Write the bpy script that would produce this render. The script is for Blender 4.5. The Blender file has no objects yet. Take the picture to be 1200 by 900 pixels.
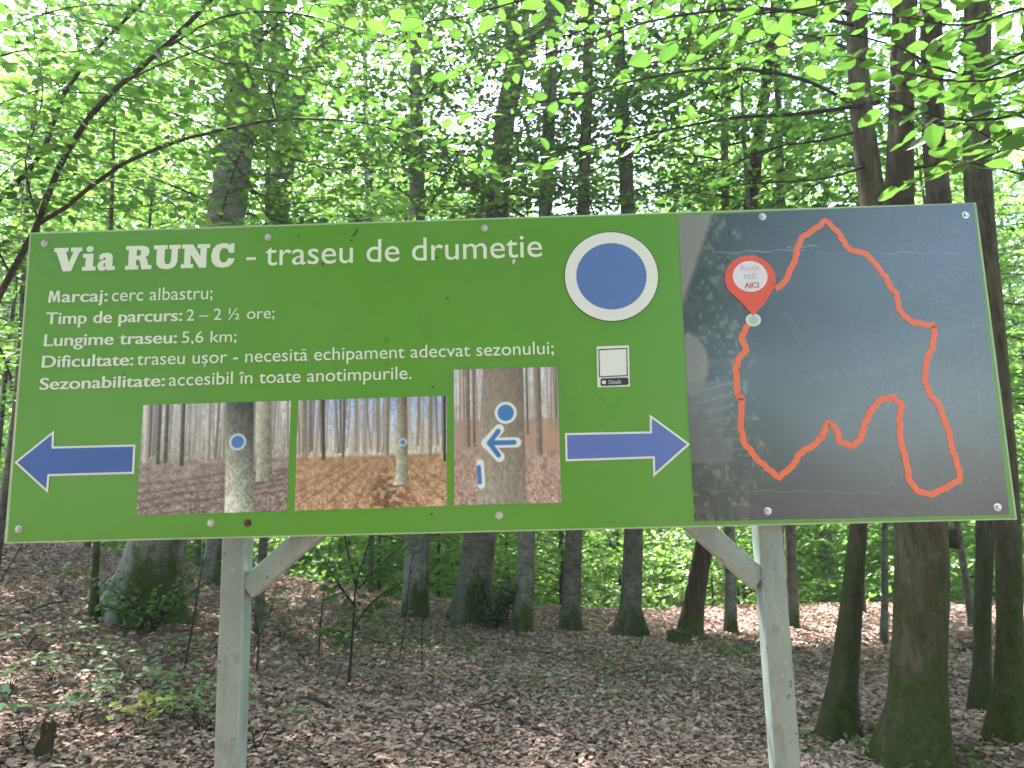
import bpy, math
import numpy as np
from mathutils import Matrix, Vector

# ------------------------------------------------------------------ scene, camera, light
sc = bpy.context.scene
COL = sc.collection
R = math.radians

PITCH, ROLL, YAW = 0.15845, -0.02444, -0.01941
CAM = np.array([0.0711, -2.0442, 1.6184])
FPX = 867.0                                   # focal length in photo pixels (1200 wide)
fw = np.array([math.sin(YAW)*math.cos(PITCH), math.cos(YAW)*math.cos(PITCH), math.sin(PITCH)])
r0 = np.array([math.cos(YAW), -math.sin(YAW), 0.0]); u0 = np.cross(r0, fw)
rt = math.cos(ROLL)*r0 + math.sin(ROLL)*u0
up = -math.sin(ROLL)*r0 + math.cos(ROLL)*u0
cd = bpy.data.cameras.new('camera')
cd.sensor_width = 36.0; cd.lens = FPX/1200*36.0; cd.clip_start = 0.05; cd.clip_end = 1000
cam = bpy.data.objects.new('camera', cd); COL.objects.link(cam)
cam.matrix_world = Matrix(((rt[0], up[0], -fw[0], CAM[0]), (rt[1], up[1], -fw[1], CAM[1]),
                           (rt[2], up[2], -fw[2], CAM[2]), (0, 0, 0, 1)))
sc.camera = cam
cd.dof.use_dof = True; cd.dof.focus_distance = 2.15; cd.dof.aperture_fstop = 6.0   # a phone's small lens, focused on the sign

SUN_EL, SUN_AZ = 62.0, -22.0                  # azimuth from +y towards +x
world = bpy.data.worlds.new('World'); sc.world = world; world.use_nodes = True
wn = world.node_tree
bg = wn.nodes['Background']
sky = wn.nodes.new('ShaderNodeTexSky'); sky.sky_type = 'NISHITA'; sky.sun_disc = False
sky.sun_elevation = R(SUN_EL); sky.sun_rotation = R(SUN_AZ)
sky.air_density = 1.0; sky.dust_density = 2.5; sky.ozone_density = 1.0
wn.links.new(sky.outputs[0], bg.inputs[0]); bg.inputs[1].default_value = 0.15
sd = bpy.data.lights.new('sun', 'SUN'); sd.energy = 3.4; sd.angle = R(0.6); sd.color = (1.0, 0.95, 0.87)
sun = bpy.data.objects.new('sun', sd); COL.objects.link(sun)
sdir = Vector((math.sin(R(SUN_AZ))*math.cos(R(SUN_EL)), math.cos(R(SUN_AZ))*math.cos(R(SUN_EL)), math.sin(R(SUN_EL))))
sun.rotation_euler = sdir.to_track_quat('Z', 'Y').to_euler(); sun.location = (0, 0, 30)
sc.view_settings.view_transform = 'Standard'; sc.view_settings.look = 'None'
sc.view_settings.exposure = 3.15; sc.view_settings.gamma = 1.0
sc.cycles.use_denoising = True
sc.cycles.max_bounces = 12; sc.cycles.diffuse_bounces = 9; sc.cycles.glossy_bounces = 2
sc.cycles.transmission_bounces = 8; sc.cycles.sample_clamp_indirect = 6.0
sc.cycles.caustics_reflective = False; sc.cycles.caustics_refractive = False

# ------------------------------------------------------------------ helpers
rng = np.random.default_rng(11)

def ray(px, py):
    d = fw + rt*(px-600.0)/FPX - up*(py-450.0)/FPX
    return d

def on_sign(px, py, y=0.0):                    # where the sign's face was measured in the photo: metres (x, z)
    d = ray(px, py); t = (y-CAM[1])/d[1]; p = CAM+t*d
    return p[0], p[2]

def at_depth(px, py, y):
    d = ray(px, py); t = (y-CAM[1])/d[1]
    return CAM+t*d

def terrain(x, y):
    x = np.asarray(x, float); y = np.asarray(y, float)
    rise = 0.155*0.9*np.logaddexp(0, -(x+0.3)/0.9)
    rise = 7*np.tanh(rise/7)
    yc = 8.6+0.12*np.clip(-x, 0, 12)
    t = np.maximum(0, y-yc)
    drop = -5*(1-np.exp(-(0.24*t*t/(t+2.5))/5))
    b = 0.035*np.sin(1.3*x+0.5)*np.cos(1.1*y)+0.025*np.sin(2.7*x+1.9*y)
    return rise+drop+b

def on_ground(px, py):
    d = ray(px, py); t = 1.0
    while t < 90:
        p = CAM+t*d
        if p[2] <= terrain(p[0], p[1]): return p
        t += 0.02
    return None

def tag(o, label=None, cat=None, group=None, kind=None):
    if label: o['label'] = label
    if cat: o['category'] = cat
    if group: o['group'] = group
    if kind: o['kind'] = kind
    return o

def empty(name, loc, rz=0.0):
    o = bpy.data.objects.new(name, None); COL.objects.link(o)
    o.location = tuple(loc); o.rotation_euler = (0, 0, rz); o.empty_display_size = 0.2
    return o

def link(name, mesh, parent=None):
    o = bpy.data.objects.new(name, mesh); COL.objects.link(o)
    if parent is not None: o.parent = parent
    return o

def copy_tree(o, parent=None):
    c = o.copy(); COL.objects.link(c)
    if parent is not None: c.parent = parent
    for ch in list(o.children): copy_tree(ch, c)
    return c

class MB:
    """collects polygons of any size with a material index"""
    def __init__(s): s.v = []; s.n = 0; s.loops = []; s.cnt = []; s.mi = []; s.sm = []
    def add(s, verts, faces, mi=0, smooth=False):
        verts = np.asarray(verts, float).reshape(-1, 3)
        if isinstance(faces, np.ndarray):
            f = faces+s.n; s.loops.append(f.ravel()); s.cnt.append(np.full(len(f), f.shape[1]))
            k = len(f)
        else:
            k = len(faces)
            s.loops.append(np.array([i+s.n for f in faces for i in f])); s.cnt.append(np.array([len(f) for f in faces]))
        s.mi.append(np.full(k, mi)); s.sm.append(np.full(k, smooth))
        s.v.append(verts); s.n += len(verts)
    def mesh(s, name, mats):
        me = bpy.data.meshes.new(name)
        v = np.concatenate(s.v); lp = np.concatenate(s.loops).astype(np.int32); c = np.concatenate(s.cnt).astype(np.int32)
        me.vertices.add(len(v)); me.vertices.foreach_set('co', v.astype(np.float32).ravel())
        me.loops.add(len(lp)); me.loops.foreach_set('vertex_index', lp)
        me.polygons.add(len(c)); st = np.concatenate([[0], np.cumsum(c)[:-1]]).astype(np.int32)
        me.polygons.foreach_set('loop_start', st)
        me.polygons.foreach_set('material_index', np.concatenate(s.mi).astype(np.int32))
        me.polygons.foreach_set('use_smooth', np.concatenate(s.sm).astype(bool))
        me.update(calc_edges=True)
        for m in mats: me.materials.append(m)
        return me
    def build(s, name, mats, parent=None):
        return link(name, s.mesh(name, mats if isinstance(mats, (list, tuple)) else [mats]), parent)
    def box(s, x0, x1, y0, y1, z0, z1, mi=0):
        v = [(x, y, z) for z in (z0, z1) for y in (y0, y1) for x in (x0, x1)]
        s.add(v, np.array([(0, 2, 3, 1), (4, 5, 7, 6), (0, 1, 5, 4), (2, 6, 7, 3), (0, 4, 6, 2), (1, 3, 7, 5)]), mi)
    def prism(s, pts, y0, y1, mi=0):           # (x, z) outline extruded along y; y0 is the face towards the viewer
        n = len(pts); v = [(p[0], y0, p[1]) for p in pts]+[(p[0], y1, p[1]) for p in pts]
        a = sum(pts[i][0]*pts[(i+1) % n][1]-pts[(i+1) % n][0]*pts[i][1] for i in range(n))
        f = list(range(n)) if a > 0 else list(range(n))[::-1]
        faces = [f, [i+n for i in f[::-1]]]
        for i in range(n):
            j = (i+1) % n
            faces.append([j, i, i+n, j+n] if a > 0 else [i, j, j+n, i+n])
        s.add(v, faces, mi)
    def tube(s, P, rad, seg=6, mi=0, smooth=True, cap=True, wob=0.0, flare=None, rs=None):
        P = np.asarray(P, float); n = len(P); rad = np.broadcast_to(np.asarray(rad, float), (n,))
        T = np.gradient(P, axis=0); T /= np.linalg.norm(T, axis=1)[:, None]+1e-9
        ref = np.array([1.0, 0, 0]) if abs(T[:, 2]).mean() > 0.5 else np.array([0, 0, 1.0])
        A = np.cross(T, ref); A /= np.linalg.norm(A, axis=1)[:, None]+1e-9
        B = np.cross(T, A)
        th = np.linspace(0, 2*np.pi, seg, endpoint=False)
        rr = np.repeat(rad[:, None], seg, 1)
        if wob and rs is not None:
            nz = np.zeros((n, seg)); zz = np.linspace(0, 1, n)
            for k in range(9):
                kf = rs.integers(1, 5); nz += np.sin(kf*th[None]+rs.uniform(0, 6.3)+rs.uniform(-22, 22)*zz[:, None])/(1.2+0.35*kf)
            nz += rs.normal(0, 0.35, (n, seg))
            rr = rr*(1+wob*nz*0.5)
        if flare is not None: rr = rr*flare(th[None, :], np.linspace(0, 1, n)[:, None])
        V = P[:, None]+rr[..., None]*(np.cos(th)[None, :, None]*A[:, None]+np.sin(th)[None, :, None]*B[:, None])
        i = np.arange(n-1)[:, None]*seg; j = np.arange(seg)[None]; j2 = (j+1) % seg
        F = np.stack([i+j, i+seg+j, i+seg+j2, i+j2], -1).reshape(-1, 4)
        s.add(V.reshape(-1, 3), F, mi, smooth)
        if cap:
            m = V[-1].mean(0); s.add(np.vstack([V[-1], m]), np.array([(k, seg, (k+1) % seg) for k in range(seg)]), mi, smooth)
    def leaves(s, pos, d, nrm, size, mi=0, near=True, wid=0.62, curl=0.0):
        N = len(pos)
        if N == 0: return
        d = d/(np.linalg.norm(d, axis=1)[:, None]+1e-9)
        x = np.cross(d, nrm); x /= np.linalg.norm(x, axis=1)[:, None]+1e-9
        z = np.cross(x, d)
        size = np.broadcast_to(np.asarray(size, float), (N,))
        w = wid/2
        if near:
            t = np.array([(0, 0, 0), (-.72*w, .2, .10*w), (-w, .47, .2*w), (-.66*w, .78, .08*w), (0, 1.0, -.06), (.66*w, .78, .08*w), (w, .47, .2*w), (.72*w, .2, .10*w)])
            f = np.array([(0, 4, 3, 2, 1), (0, 7, 6, 5, 4)])
        else:
            t = np.array([(0, 0, 0), (-w, .45, .2*w), (0, 1.0, -.05), (w, .45, .2*w)])
            f = np.array([(0, 2, 1), (0, 3, 2)])
        t = np.repeat(t[None], N, 0)
        if np.any(curl):
            c = np.broadcast_to(np.asarray(curl, float), (N,))[:, None]
            t[..., 2] += c*((t[..., 1]-.5)**2-.1)+c*0.9*(t[..., 0]**2)*2
        V = pos[:, None]+size[:, None, None]*(t[..., 0:1]*x[:, None]+t[..., 1:2]*d[:, None]+t[..., 2:3]*z[:, None])
        k = t.shape[1]
        F = (np.arange(N)[:, None, None]*k+f[None]).reshape(-1, f.shape[1])
        s.add(V.reshape(-1, 3), F, mi)

def smooth_path(P, n):
    P = np.asarray(P, float)
    if len(P) < 3:
        t = np.linspace(0, 1, n)[:, None]; return P[0]*(1-t)+P[-1]*t
    L = np.concatenate([[0], np.cumsum(np.linalg.norm(np.diff(P, axis=0), axis=1))])
    m = np.gradient(P, L, axis=0)
    s = np.linspace(0, L[-1], n); k = np.clip(np.searchsorted(L, s)-1, 0, len(P)-2)
    h = (L[k+1]-L[k])[:, None]; t = ((s-L[k])[:, None])/h
    return (2*t**3-3*t**2+1)*P[k]+(t**3-2*t**2+t)*h*m[k]+(-2*t**3+3*t**2)*P[k+1]+(t**3-t**2)*h*m[k+1]

# ------------------------------------------------------------------ materials
def newmat(name):
    m = bpy.data.materials.new(name); m.use_nodes = True
    nt = m.node_tree; b = nt.nodes['Principled BSDF']
    return m, nt, b
def nd(nt, t, **kw):
    n = nt.nodes.new(t)
    for k, v in kw.items(): setattr(n, k, v)
    return n
def ramp(nt, pts, src, interp='LINEAR'):
    r = nd(nt, 'ShaderNodeValToRGB'); e = r.color_ramp.elements; r.color_ramp.interpolation = interp
    while len(e) < len(pts): e.new(0.5)
    for q, (p, c) in zip(e, pts): q.position = p; q.color = (*c, 1) if len(c) == 3 else c
    nt.links.new(src, r.inputs[0]); return r.outputs[0]
def lin(c):
    c = np.asarray(c, float)/255.0
    return np.where(c <= 0.04045, c/12.92, ((c+0.055)/1.055)**2.4)
def noise(nt, scale, detail=4, rough=.55, vec=None):
    n = nd(nt, 'ShaderNodeTexNoise'); n.inputs['Scale'].default_value = scale; n.inputs['Detail'].default_value = detail
    n.inputs['Roughness'].default_value = rough
    if vec is not None: nt.links.new(vec, n.inputs['Vector'])
    return n.outputs[0]
def mapping(nt, scale, out='Object'):
    tc = nd(nt, 'ShaderNodeTexCoord'); mp = nd(nt, 'ShaderNodeMapping'); mp.inputs['Scale'].default_value = scale
    nt.links.new(tc.outputs[out], mp.inputs[0]); return mp.outputs[0]
def mixc(nt, fac, a, b, mode='MIX'):
    m = nd(nt, 'ShaderNodeMix', data_type='RGBA', blend_type=mode)
    for s, v in ((m.inputs['Factor'], fac), (m.inputs['A'], a), (m.inputs['B'], b)):
        if hasattr(v, 'is_output'): nt.links.new(v, s)
        elif isinstance(v, (int, float)): s.default_value = v
        else: s.default_value = (*v, 1)
    return m.outputs['Result']
def bump(nt, h, strength, dist, b):
    n = nd(nt, 'ShaderNodeBump'); n.inputs['Strength'].default_value = strength; n.inputs['Distance'].default_value = dist
    nt.links.new(h, n.inputs['Height']); nt.links.new(n.outputs[0], b.inputs['Normal'])

def leaf_mat(name, cols, trans, tr_amt=0.5, rough=0.42, gloss=0.10):
    m = bpy.data.materials.new(name); m.use_nodes = True; nt = m.node_tree
    nt.nodes.remove(nt.nodes['Principled BSDF']); out = nt.nodes['Material Output']
    g = nd(nt, 'ShaderNodeNewGeometry')
    c = ramp(nt, [(i/(len(cols)-1), k) for i, k in enumerate(cols)], g.outputs['Random Per Island'])
    t = ramp(nt, [(i/(len(trans)-1), k) for i, k in enumerate(trans)], g.outputs['Random Per Island'])
    d = nd(nt, 'ShaderNodeBsdfDiffuse'); nt.links.new(c, d.inputs[0])
    tl = nd(nt, 'ShaderNodeBsdfTranslucent'); nt.links.new(t, tl.inputs[0])
    gl = nd(nt, 'ShaderNodeBsdfGlossy'); gl.inputs['Roughness'].default_value = rough; gl.inputs[0].default_value = (.9, .95, .9, 1)
    m1 = nd(nt, 'ShaderNodeMixShader'); m1.inputs[0].default_value = tr_amt
    nt.links.new(d.outputs[0], m1.inputs[1]); nt.links.new(tl.outputs[0], m1.inputs[2])
    lw = nd(nt, 'ShaderNodeLayerWeight'); lw.inputs[0].default_value = .5     # the same on both faces of a leaf
    pw = nd(nt, 'ShaderNodeMath', operation='POWER'); nt.links.new(lw.outputs['Facing'], pw.inputs[0]); pw.inputs[1].default_value = 4.0
    mu = nd(nt, 'ShaderNodeMath', operation='MULTIPLY_ADD'); nt.links.new(pw.outputs[0], mu.inputs[0]); mu.inputs[1].default_value = gloss*2; mu.inputs[2].default_value = gloss*.3
    m2 = nd(nt, 'ShaderNodeMixShader'); nt.links.new(mu.outputs[0], m2.inputs[0])
    nt.links.new(m1.outputs[0], m2.inputs[1]); nt.links.new(gl.outputs[0], m2.inputs[2])
    nt.links.new(m2.outputs[0], out.inputs[0])
    return m

M = {}
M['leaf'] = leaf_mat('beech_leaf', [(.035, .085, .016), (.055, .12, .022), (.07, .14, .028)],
                     [(.055, .14, .022), (.078, .185, .026), (.105, .235, .034)], 0.55)  # near leaves darker than the far copy: their shade is in the colour
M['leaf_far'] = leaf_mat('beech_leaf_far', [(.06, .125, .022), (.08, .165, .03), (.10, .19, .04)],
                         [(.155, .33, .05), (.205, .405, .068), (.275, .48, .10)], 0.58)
M['leaf_pale'] = leaf_mat('seedling_leaf', [(.07, .13, .05), (.09, .15, .06), (.12, .17, .08)],
                          [(.16, .30, .06), (.22, .36, .08), (.28, .42, .10)], 0.3, 0.42, 0.10)
M['leaf_dark'] = leaf_mat('holly_leaf', [(.018, .04, .012), (.03, .06, .018)], [(.05, .1, .02), (.07, .13, .03)], 0.2, 0.35, 0.12)
M['leaf_yellow'] = leaf_mat('yellow_leaf', [(.22, .28, .03), (.3, .34, .04)], [(.4, .5, .06), (.5, .58, .08)], 0.4)
M['litter'] = leaf_mat('dry_leaf', [(.13, .076, .060), (.30, .195, .165), (.43, .31, .275), (.21, .130, .105), (.52, .41, .37)],
                       [(.14, .08, .05), (.24, .15, .10)], 0.12, 0.6, 0.035)

def bark(name, dark, light, moss=0.0, mosscol=(.05, .075, .014), horiz=True, lichen=0.3):
    m, nt, b = newmat(name)
    v = mapping(nt, (2.4, 2.4, 4.6) if horiz else (7, 7, 1.3))
    n1 = noise(nt, 2.0, 7, .65, v)
    c = ramp(nt, [(.28, dark), (.72, light)], n1)
    v2 = mapping(nt, (1, 1, .7)); n2 = noise(nt, 3.0, 5, .6, v2)
    li = ramp(nt, [(.55, (0, 0, 0)), (.66, (1, 1, 1))], n2)
    ml = nd(nt, 'ShaderNodeMath', operation='MULTIPLY'); nt.links.new(li, ml.inputs[0]); ml.inputs[1].default_value = lichen
    c = mixc(nt, ml.outputs[0], c, (.30, .31, .27))
    n5 = noise(nt, 5.5, 6, .7, mapping(nt, (5, 5, 1.1) if not horiz else (3, 3, 4.2)))
    ck = ramp(nt, [(.36, (.35, .34, .33)), (.52, (1, 1, 1)), (.72, (1.0, 1.0, 1.0))], n5); c = mixc(nt, .8, c, ck, 'MULTIPLY')
    n6 = noise(nt, 16, 3, .6, mapping(nt, (1, 1, 1))); l2 = ramp(nt, [(.64, (0, 0, 0)), (.70, (.6, .6, .6))], n6); lc = nd(nt, 'ShaderNodeMath', operation='MULTIPLY'); nt.links.new(l2, lc.inputs[0]); lc.inputs[1].default_value = min(1, lichen*2.5)
    c = mixc(nt, lc.outputs[0], c, (.27, .29, .24))
    if moss > 0:
        tc = nd(nt, 'ShaderNodeTexCoord'); sp = nd(nt, 'ShaderNodeSeparateXYZ'); nt.links.new(tc.outputs['Object'], sp.inputs[0])
        n3 = noise(nt, 2.3, 6, .65, mapping(nt, (1, 1, .45)))
        mr = nd(nt, 'ShaderNodeMapRange'); nt.links.new(sp.outputs['Z'], mr.inputs[0])
        mr.inputs['From Min'].default_value = 0.0; mr.inputs['From Max'].default_value = 2.6
        mr.inputs['To Min'].default_value = 0.22*moss; mr.inputs['To Max'].default_value = -0.22+0.16*moss
        ad = nd(nt, 'ShaderNodeMath', operation='ADD'); nt.links.new(n3, ad.inputs[0]); nt.links.new(mr.outputs[0], ad.inputs[1])
        f = ramp(nt, [(.5, (0, 0, 0)), (.62, (1, 1, 1))], ad.outputs[0])
        mc = ramp(nt, [(.3, tuple(.6*x for x in mosscol)), (.7, tuple(1.35*x for x in mosscol))], noise(nt, 22, 4, .6, mapping(nt, (1, 1, 1))))
        c = mixc(nt, f, c, mc)
    nt.links.new(c, b.inputs['Base Color']); b.inputs['Roughness'].default_value = .85; b.inputs['Specular IOR Level'].default_value = .2
    vb = mapping(nt, (3, 3, 4.6) if horiz else (11, 11, 1.6)); h = noise(nt, 4.0, 8, .7, vb)
    bump(nt, h, .55 if horiz else .95, .02 if horiz else .045, b)
    return m
M['beech'] = bark('beech_bark', (.065, .06, .048), (.18, .168, .14), .3, (.04, .052, .016))
M['beech_pale'] = bark('pale_beech_bark', (.10, .095, .08), (.25, .24, .21), .4, (.042, .056, .016), lichen=.3)
M['mossy'] = bark('mossy_bark', (.048, .039, .026), (.17, .145, .10), .8, (.05, .066, .016), False, .22)
M['dark_bark'] = bark('dark_bark', (.038, .031, .021), (.125, .105, .072), .65, (.04, .055, .013), False, .15)
M['red_bark'] = bark('reddish_bark', (.045, .028, .018), (.11, .075, .05), .1, horiz=False, lichen=.05)
M['twig'] = bark('twig_bark', (.025, .021, .016), (.06, .052, .04), 0, lichen=.1)

# ground
def ground_mat():
    m, nt, b = newmat('leaf_litter_soil')
    v = mapping(nt, (1, 1, 1))
    vo = nd(nt, 'ShaderNodeTexVoronoi'); vo.inputs['Scale'].default_value = 17; nt.links.new(v, vo.inputs['Vector'])
    hs = nd(nt, 'ShaderNodeSeparateColor'); nt.links.new(vo.outputs['Color'], hs.inputs[0])
    c = ramp(nt, [(0, (.085, .05, .04)), (.5, (.20, .128, .107)), (1, (.34, .24, .21))], hs.outputs[0])
    n = noise(nt, .9, 5, .6, v)
    f = ramp(nt, [(.45, (0, 0, 0)), (.7, (.55, .55, .55))], n)
    c = mixc(nt, f, c, (.05, .034, .024))
    nt.links.new(c, b.inputs['Base Color']); b.inputs['Roughness'].default_value = .9
    bump(nt, vo.outputs['Distance'], .9, .04, b)
    return m
M['ground'] = ground_mat()

def paint(name, col, rough=.35, spec=.5, var=0.06, scale=6, bmp=0.0, dirt=None, dirt_amt=.5):
    m, nt, b = newmat(name)
    n = noise(nt, scale, 5, .6, mapping(nt, (1, 1, 1)))
    c = ramp(nt, [(.3, tuple(x*(1-var) for x in col)), (.7, tuple(min(1, x*(1+var)) for x in col))], n)
    if dirt:
        n2 = noise(nt, scale*2.3, 8, .7, mapping(nt, (1, 1, .45)))
        f = ramp(nt, [(.56, (0, 0, 0)), (.72, (dirt_amt,)*3)], n2); c = mixc(nt, f, c, dirt)
    nt.links.new(c, b.inputs['Base Color']); b.inputs['Specular IOR Level'].default_value = spec
    rr = noise(nt, scale*1.7, 4, .6, mapping(nt, (1, 1, 1)))
    mr = nd(nt, 'ShaderNodeMapRange'); nt.links.new(rr, mr.inputs[0]); mr.inputs['To Min'].default_value = rough*.7; mr.inputs['To Max'].default_value = rough*1.3
    nt.links.new(mr.outputs[0], b.inputs['Roughness'])
    if bmp: bump(nt, noise(nt, scale*3, 3, .5, mapping(nt, (1, 1, 1))), bmp, .01, b)
    return m
M['green'] = paint('sign_green', tuple(lin((90, 152, 44))), .3, .6, .05, 3, .02, (.10, .16, .07), .25)
M['board_edge'] = paint('board_edge_green', (.42, .52, .36), .5, .4, .1, 10)
M['board_back'] = paint('board_back', (.20, .14, .10), .6, .3, .15, 8)
M['white_print'] = paint('white_print', tuple(lin((222, 234, 218))), .4, .4, .03, 8)
M['white_ring'] = paint('white_ring_print', tuple(lin((222, 228, 224))), .35, .5, .03, 8)
M['blue'] = paint('blue_print', tuple(lin((88, 120, 182))), .32, .5, .04, 5)
M['blue_arrow'] = paint('blue_arrow_print', tuple(lin((94, 118, 188))), .32, .5, .05, 5)
M['blue_dark'] = paint('blue_left_arrow_print', tuple(lin((62, 98, 170))), .32, .5, .05, 5)
M['ring_line'] = paint('ring_outline_print', tuple(lin((40, 62, 60))), .4, .4)
M['route'] = paint('route_orange', tuple(lin((232, 112, 72))), .35, .5, .04, 9)
M['pin'] = paint('pin_red', tuple(lin((218, 84, 60))), .35, .5, .03, 9)
M['pin_white'] = paint('pin_white', tuple(lin((222, 220, 228))), .35, .5, .02, 9)
M['pin_text'] = paint('pin_text_red', tuple(lin((190, 110, 115))), .4, .4, .02, 9)
M['pin_grey'] = paint('pin_text_pale', tuple(lin((180, 172, 186))), .4, .4, .02, 9)
M['mint'] = paint('mint_dot', tuple(lin((165, 200, 180))), .35, .5, .02, 9)
M['black_print'] = paint('black_print', tuple(lin((52, 54, 62))), .4, .4, .05, 9)
M['steel'] = paint('galvanised_paint', (.235, .295, .265), .42, .5, .10, 9, .05, (.12, .125, .105), .55)
M['steel'].node_tree.nodes['Principled BSDF'].inputs['Metallic'].default_value = .2
def speckle(m, scale, lo, hi, col, amt, vec=(1, 1, 1)):
    nt = m.node_tree; b = nt.nodes['Principled BSDF']; src = b.inputs['Base Color'].links[0].from_socket
    f = ramp(nt, [(lo, (0, 0, 0)), (hi, (amt,)*3)], noise(nt, scale, 5, .65, mapping(nt, vec))); nt.links.new(mixc(nt, f, src, col), b.inputs['Base Color'])
speckle(M['steel'], 42, .62, .68, (.05, .05, .042), .8); speckle(M['steel'], 7, .52, .7, (.15, .18, .165), .4, (3, 3, .35)); speckle(M['steel'], 90, .6, .7, (.42, .45, .42), .5, (1, 1, .3))
speckle(M['green'], 9, .55, .75, (.17, .29, .09), .25, (1, 1, .25)); speckle(M['green'], 70, .70, .74, (.05, .06, .03), .5); speckle(M['green'], 1.6, .5, .75, (.13, .33, .06), .4)
M['zinc'] = paint('zinc_screw', (.55, .56, .55), .3, .5, .1, 30)
M['zinc'].node_tree.nodes['Principled BSDF'].inputs['Metallic'].default_value = .7
M['rust'] = paint('rusty_screw', (.10, .045, .02), .7, .3, .3, 60)
M['dirt'] = paint('dry_debris', (.03, .028, .02), .8, .2, .2, 40)

def print_mat(name, rough=.3, spec=.5):
    m, nt, b = newmat(name)
    a = nd(nt, 'ShaderNodeVertexColor'); a.layer_name = 'print'
    nt.links.new(a.outputs[0], b.inputs['Base Color']); b.inputs['Roughness'].default_value = rough
    b.inputs['Specular IOR Level'].default_value = spec
    return m
M['print'] = print_mat('photo_print'); M['map'] = print_mat('map_print', .2, 1.0)

# ------------------------------------------------------------------ ground
def build_ground():
    n = 300
    s = np.linspace(-1, 1, n)
    gx = 2.2*np.sinh(s*5.0)*1.0; gx = gx/abs(gx).max()*170
    gy = gx+6
    X, Y = np.meshgrid(gx, gy); Z = terrain(X, Y)-0.0
    V = np.stack([X, Y, Z], -1).reshape(-1, 3)
    i = np.arange(n-1)[:, None]*n; j = np.arange(n-1)[None]
    F = np.stack([i+j, i+j+1, i+n+j+1, i+n+j], -1).reshape(-1, 4)
    mb = MB(); mb.add(V, F, 0, True)
    tag(mb.build('forest_floor', M['ground']), kind='structure')
build_ground()

def build_litter():
    N = 380000
    d = 3.2+13.5*rng.random(N)**1.25
    a = rng.uniform(-.66, .66, N)
    x = CAM[0]+d*np.tan(a)*1.08; y = CAM[1]+d
    gr = rng.random((90, 90)); fx, fy = (x*2.3) % 89, (y*2.3) % 89; ix, iy = fx.astype(int), fy.astype(int); tx, ty = fx-ix, fy-iy
    cl = gr[iy, ix]*(1-tx)*(1-ty)+gr[iy, ix+1]*tx*(1-ty)+gr[iy+1, ix]*(1-tx)*ty+gr[iy+1, ix+1]*tx*ty
    k = rng.random(N) < .35+1.1*cl; d, x, y = d[k], x[k], y[k]; cl = cl[k]; N = len(x)
    z = terrain(x, y)+rng.random(N)*(.012+.03*cl)+.004
    th = rng.uniform(0, 2*np.pi, N); tilt = rng.normal(0, .22, N)
    dr = np.stack([np.cos(th), np.sin(th), tilt], 1)
    nm = np.stack([rng.normal(0, .32, N), rng.normal(0, .32, N), np.ones(N)], 1)
    mb = MB()
    mb.leaves(np.stack([x, y, z], 1), dr, nm, np.clip(.032*np.exp(rng.normal(0, .32, N)), .016, .085)*(1+.02*d), 0, True, .58, rng.normal(.1, .55, N))
    tag(mb.build('leaf_litter', M['litter']), 'brown dry beech leaves covering the forest floor under the sign', 'leaf litter', kind='stuff')
build_litter()

# ------------------------------------------------------------------ foliage builders
UP = np.array([0, 0, 1.0])
def rot_about(v, axis, ang):
    axis = axis/np.linalg.norm(axis); c, s_ = math.cos(ang), math.sin(ang)
    return v*c+np.cross(axis, v)*s_+axis*np.dot(axis, v)*(1-c)

JIT = [.35]
def twig_leaves(mb, p0, d, L, leaf, near, mi, rs, wood=True, droop=.25):
    jit = JIT[0]
    n = max(3, int(L/(leaf*.55)))
    t = (np.arange(n)+.6)/n
    dn = d/np.linalg.norm(d)
    P = p0+np.outer(t*L, dn); P[:, 2] -= droop*L*t**2
    side = np.cross(dn, UP); side /= np.linalg.norm(side)+1e-9
    sg = np.where(np.arange(n) % 2 == 0, 1, -1)
    ld = dn*rs.uniform(.35, .9, n)[:, None]+side*(sg*rs.uniform(.6, 1, n))[:, None]+rs.normal(0, .22, (n, 3))
    ld[:, 2] -= rs.uniform(0, .45, n); ld[-1] = dn+rs.normal(0, .2, 3)
    nm = UP+rs.normal(0, jit, (n, 3))
    mb.leaves(P, ld, nm, leaf*rs.uniform(.5, 1.25, n), mi, near, .62, rs.normal(.1, .32, n))
    if wood:
        tt = np.linspace(0, 1, 4); Q = p0+np.outer(tt*L, dn); Q[:, 2] -= droop*L*tt**2
        mb.tube(Q, np.linspace(.0028, .0010, 4), 3, 1, cap=False)

def bough(mb, P, r_base, leaf, near, rs, twl=.55, spacing=.13, start=.2, mi=0, wood=True, seg=5, dens=1.0):
    """woody path with flat side sprays of leaves"""
    n = len(P); mb.tube(P, np.linspace(r_base, max(.002, r_base*.12), n), seg, 1)
    L = np.concatenate([[0], np.cumsum(np.linalg.norm(np.diff(P, axis=0), axis=1))]); tot = L[-1]
    T = np.gradient(P, axis=0)
    k = 0; s = tot*start
    while s < tot:
        i = min(np.searchsorted(L, s), n-1); f = s/tot
        q = np.array([np.interp(s, L, P[:, a]) for a in range(3)]); t = T[i]/np.linalg.norm(T[i])
        sg = 1 if k % 2 == 0 else -1
        th = sg*rs.uniform(.7, 1.2)
        h = np.array([t[0], t[1], 0]); h = h/(np.linalg.norm(h)+1e-6)
        d = rot_about(h+np.array([0, 0, rs.uniform(-.15, .3)]), UP, th)
        l = twl*(1-.6*f)*rs.uniform(.6, 1.25)
        if rs.random() < dens: twig_leaves(mb, q, d, l, leaf, near, mi, rs, wood)
        s += spacing*rs.uniform(.7, 1.3); k += 1
    twig_leaves(mb, P[-1], T[-1], twl*.5, leaf, near, mi, rs, wood)

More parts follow.
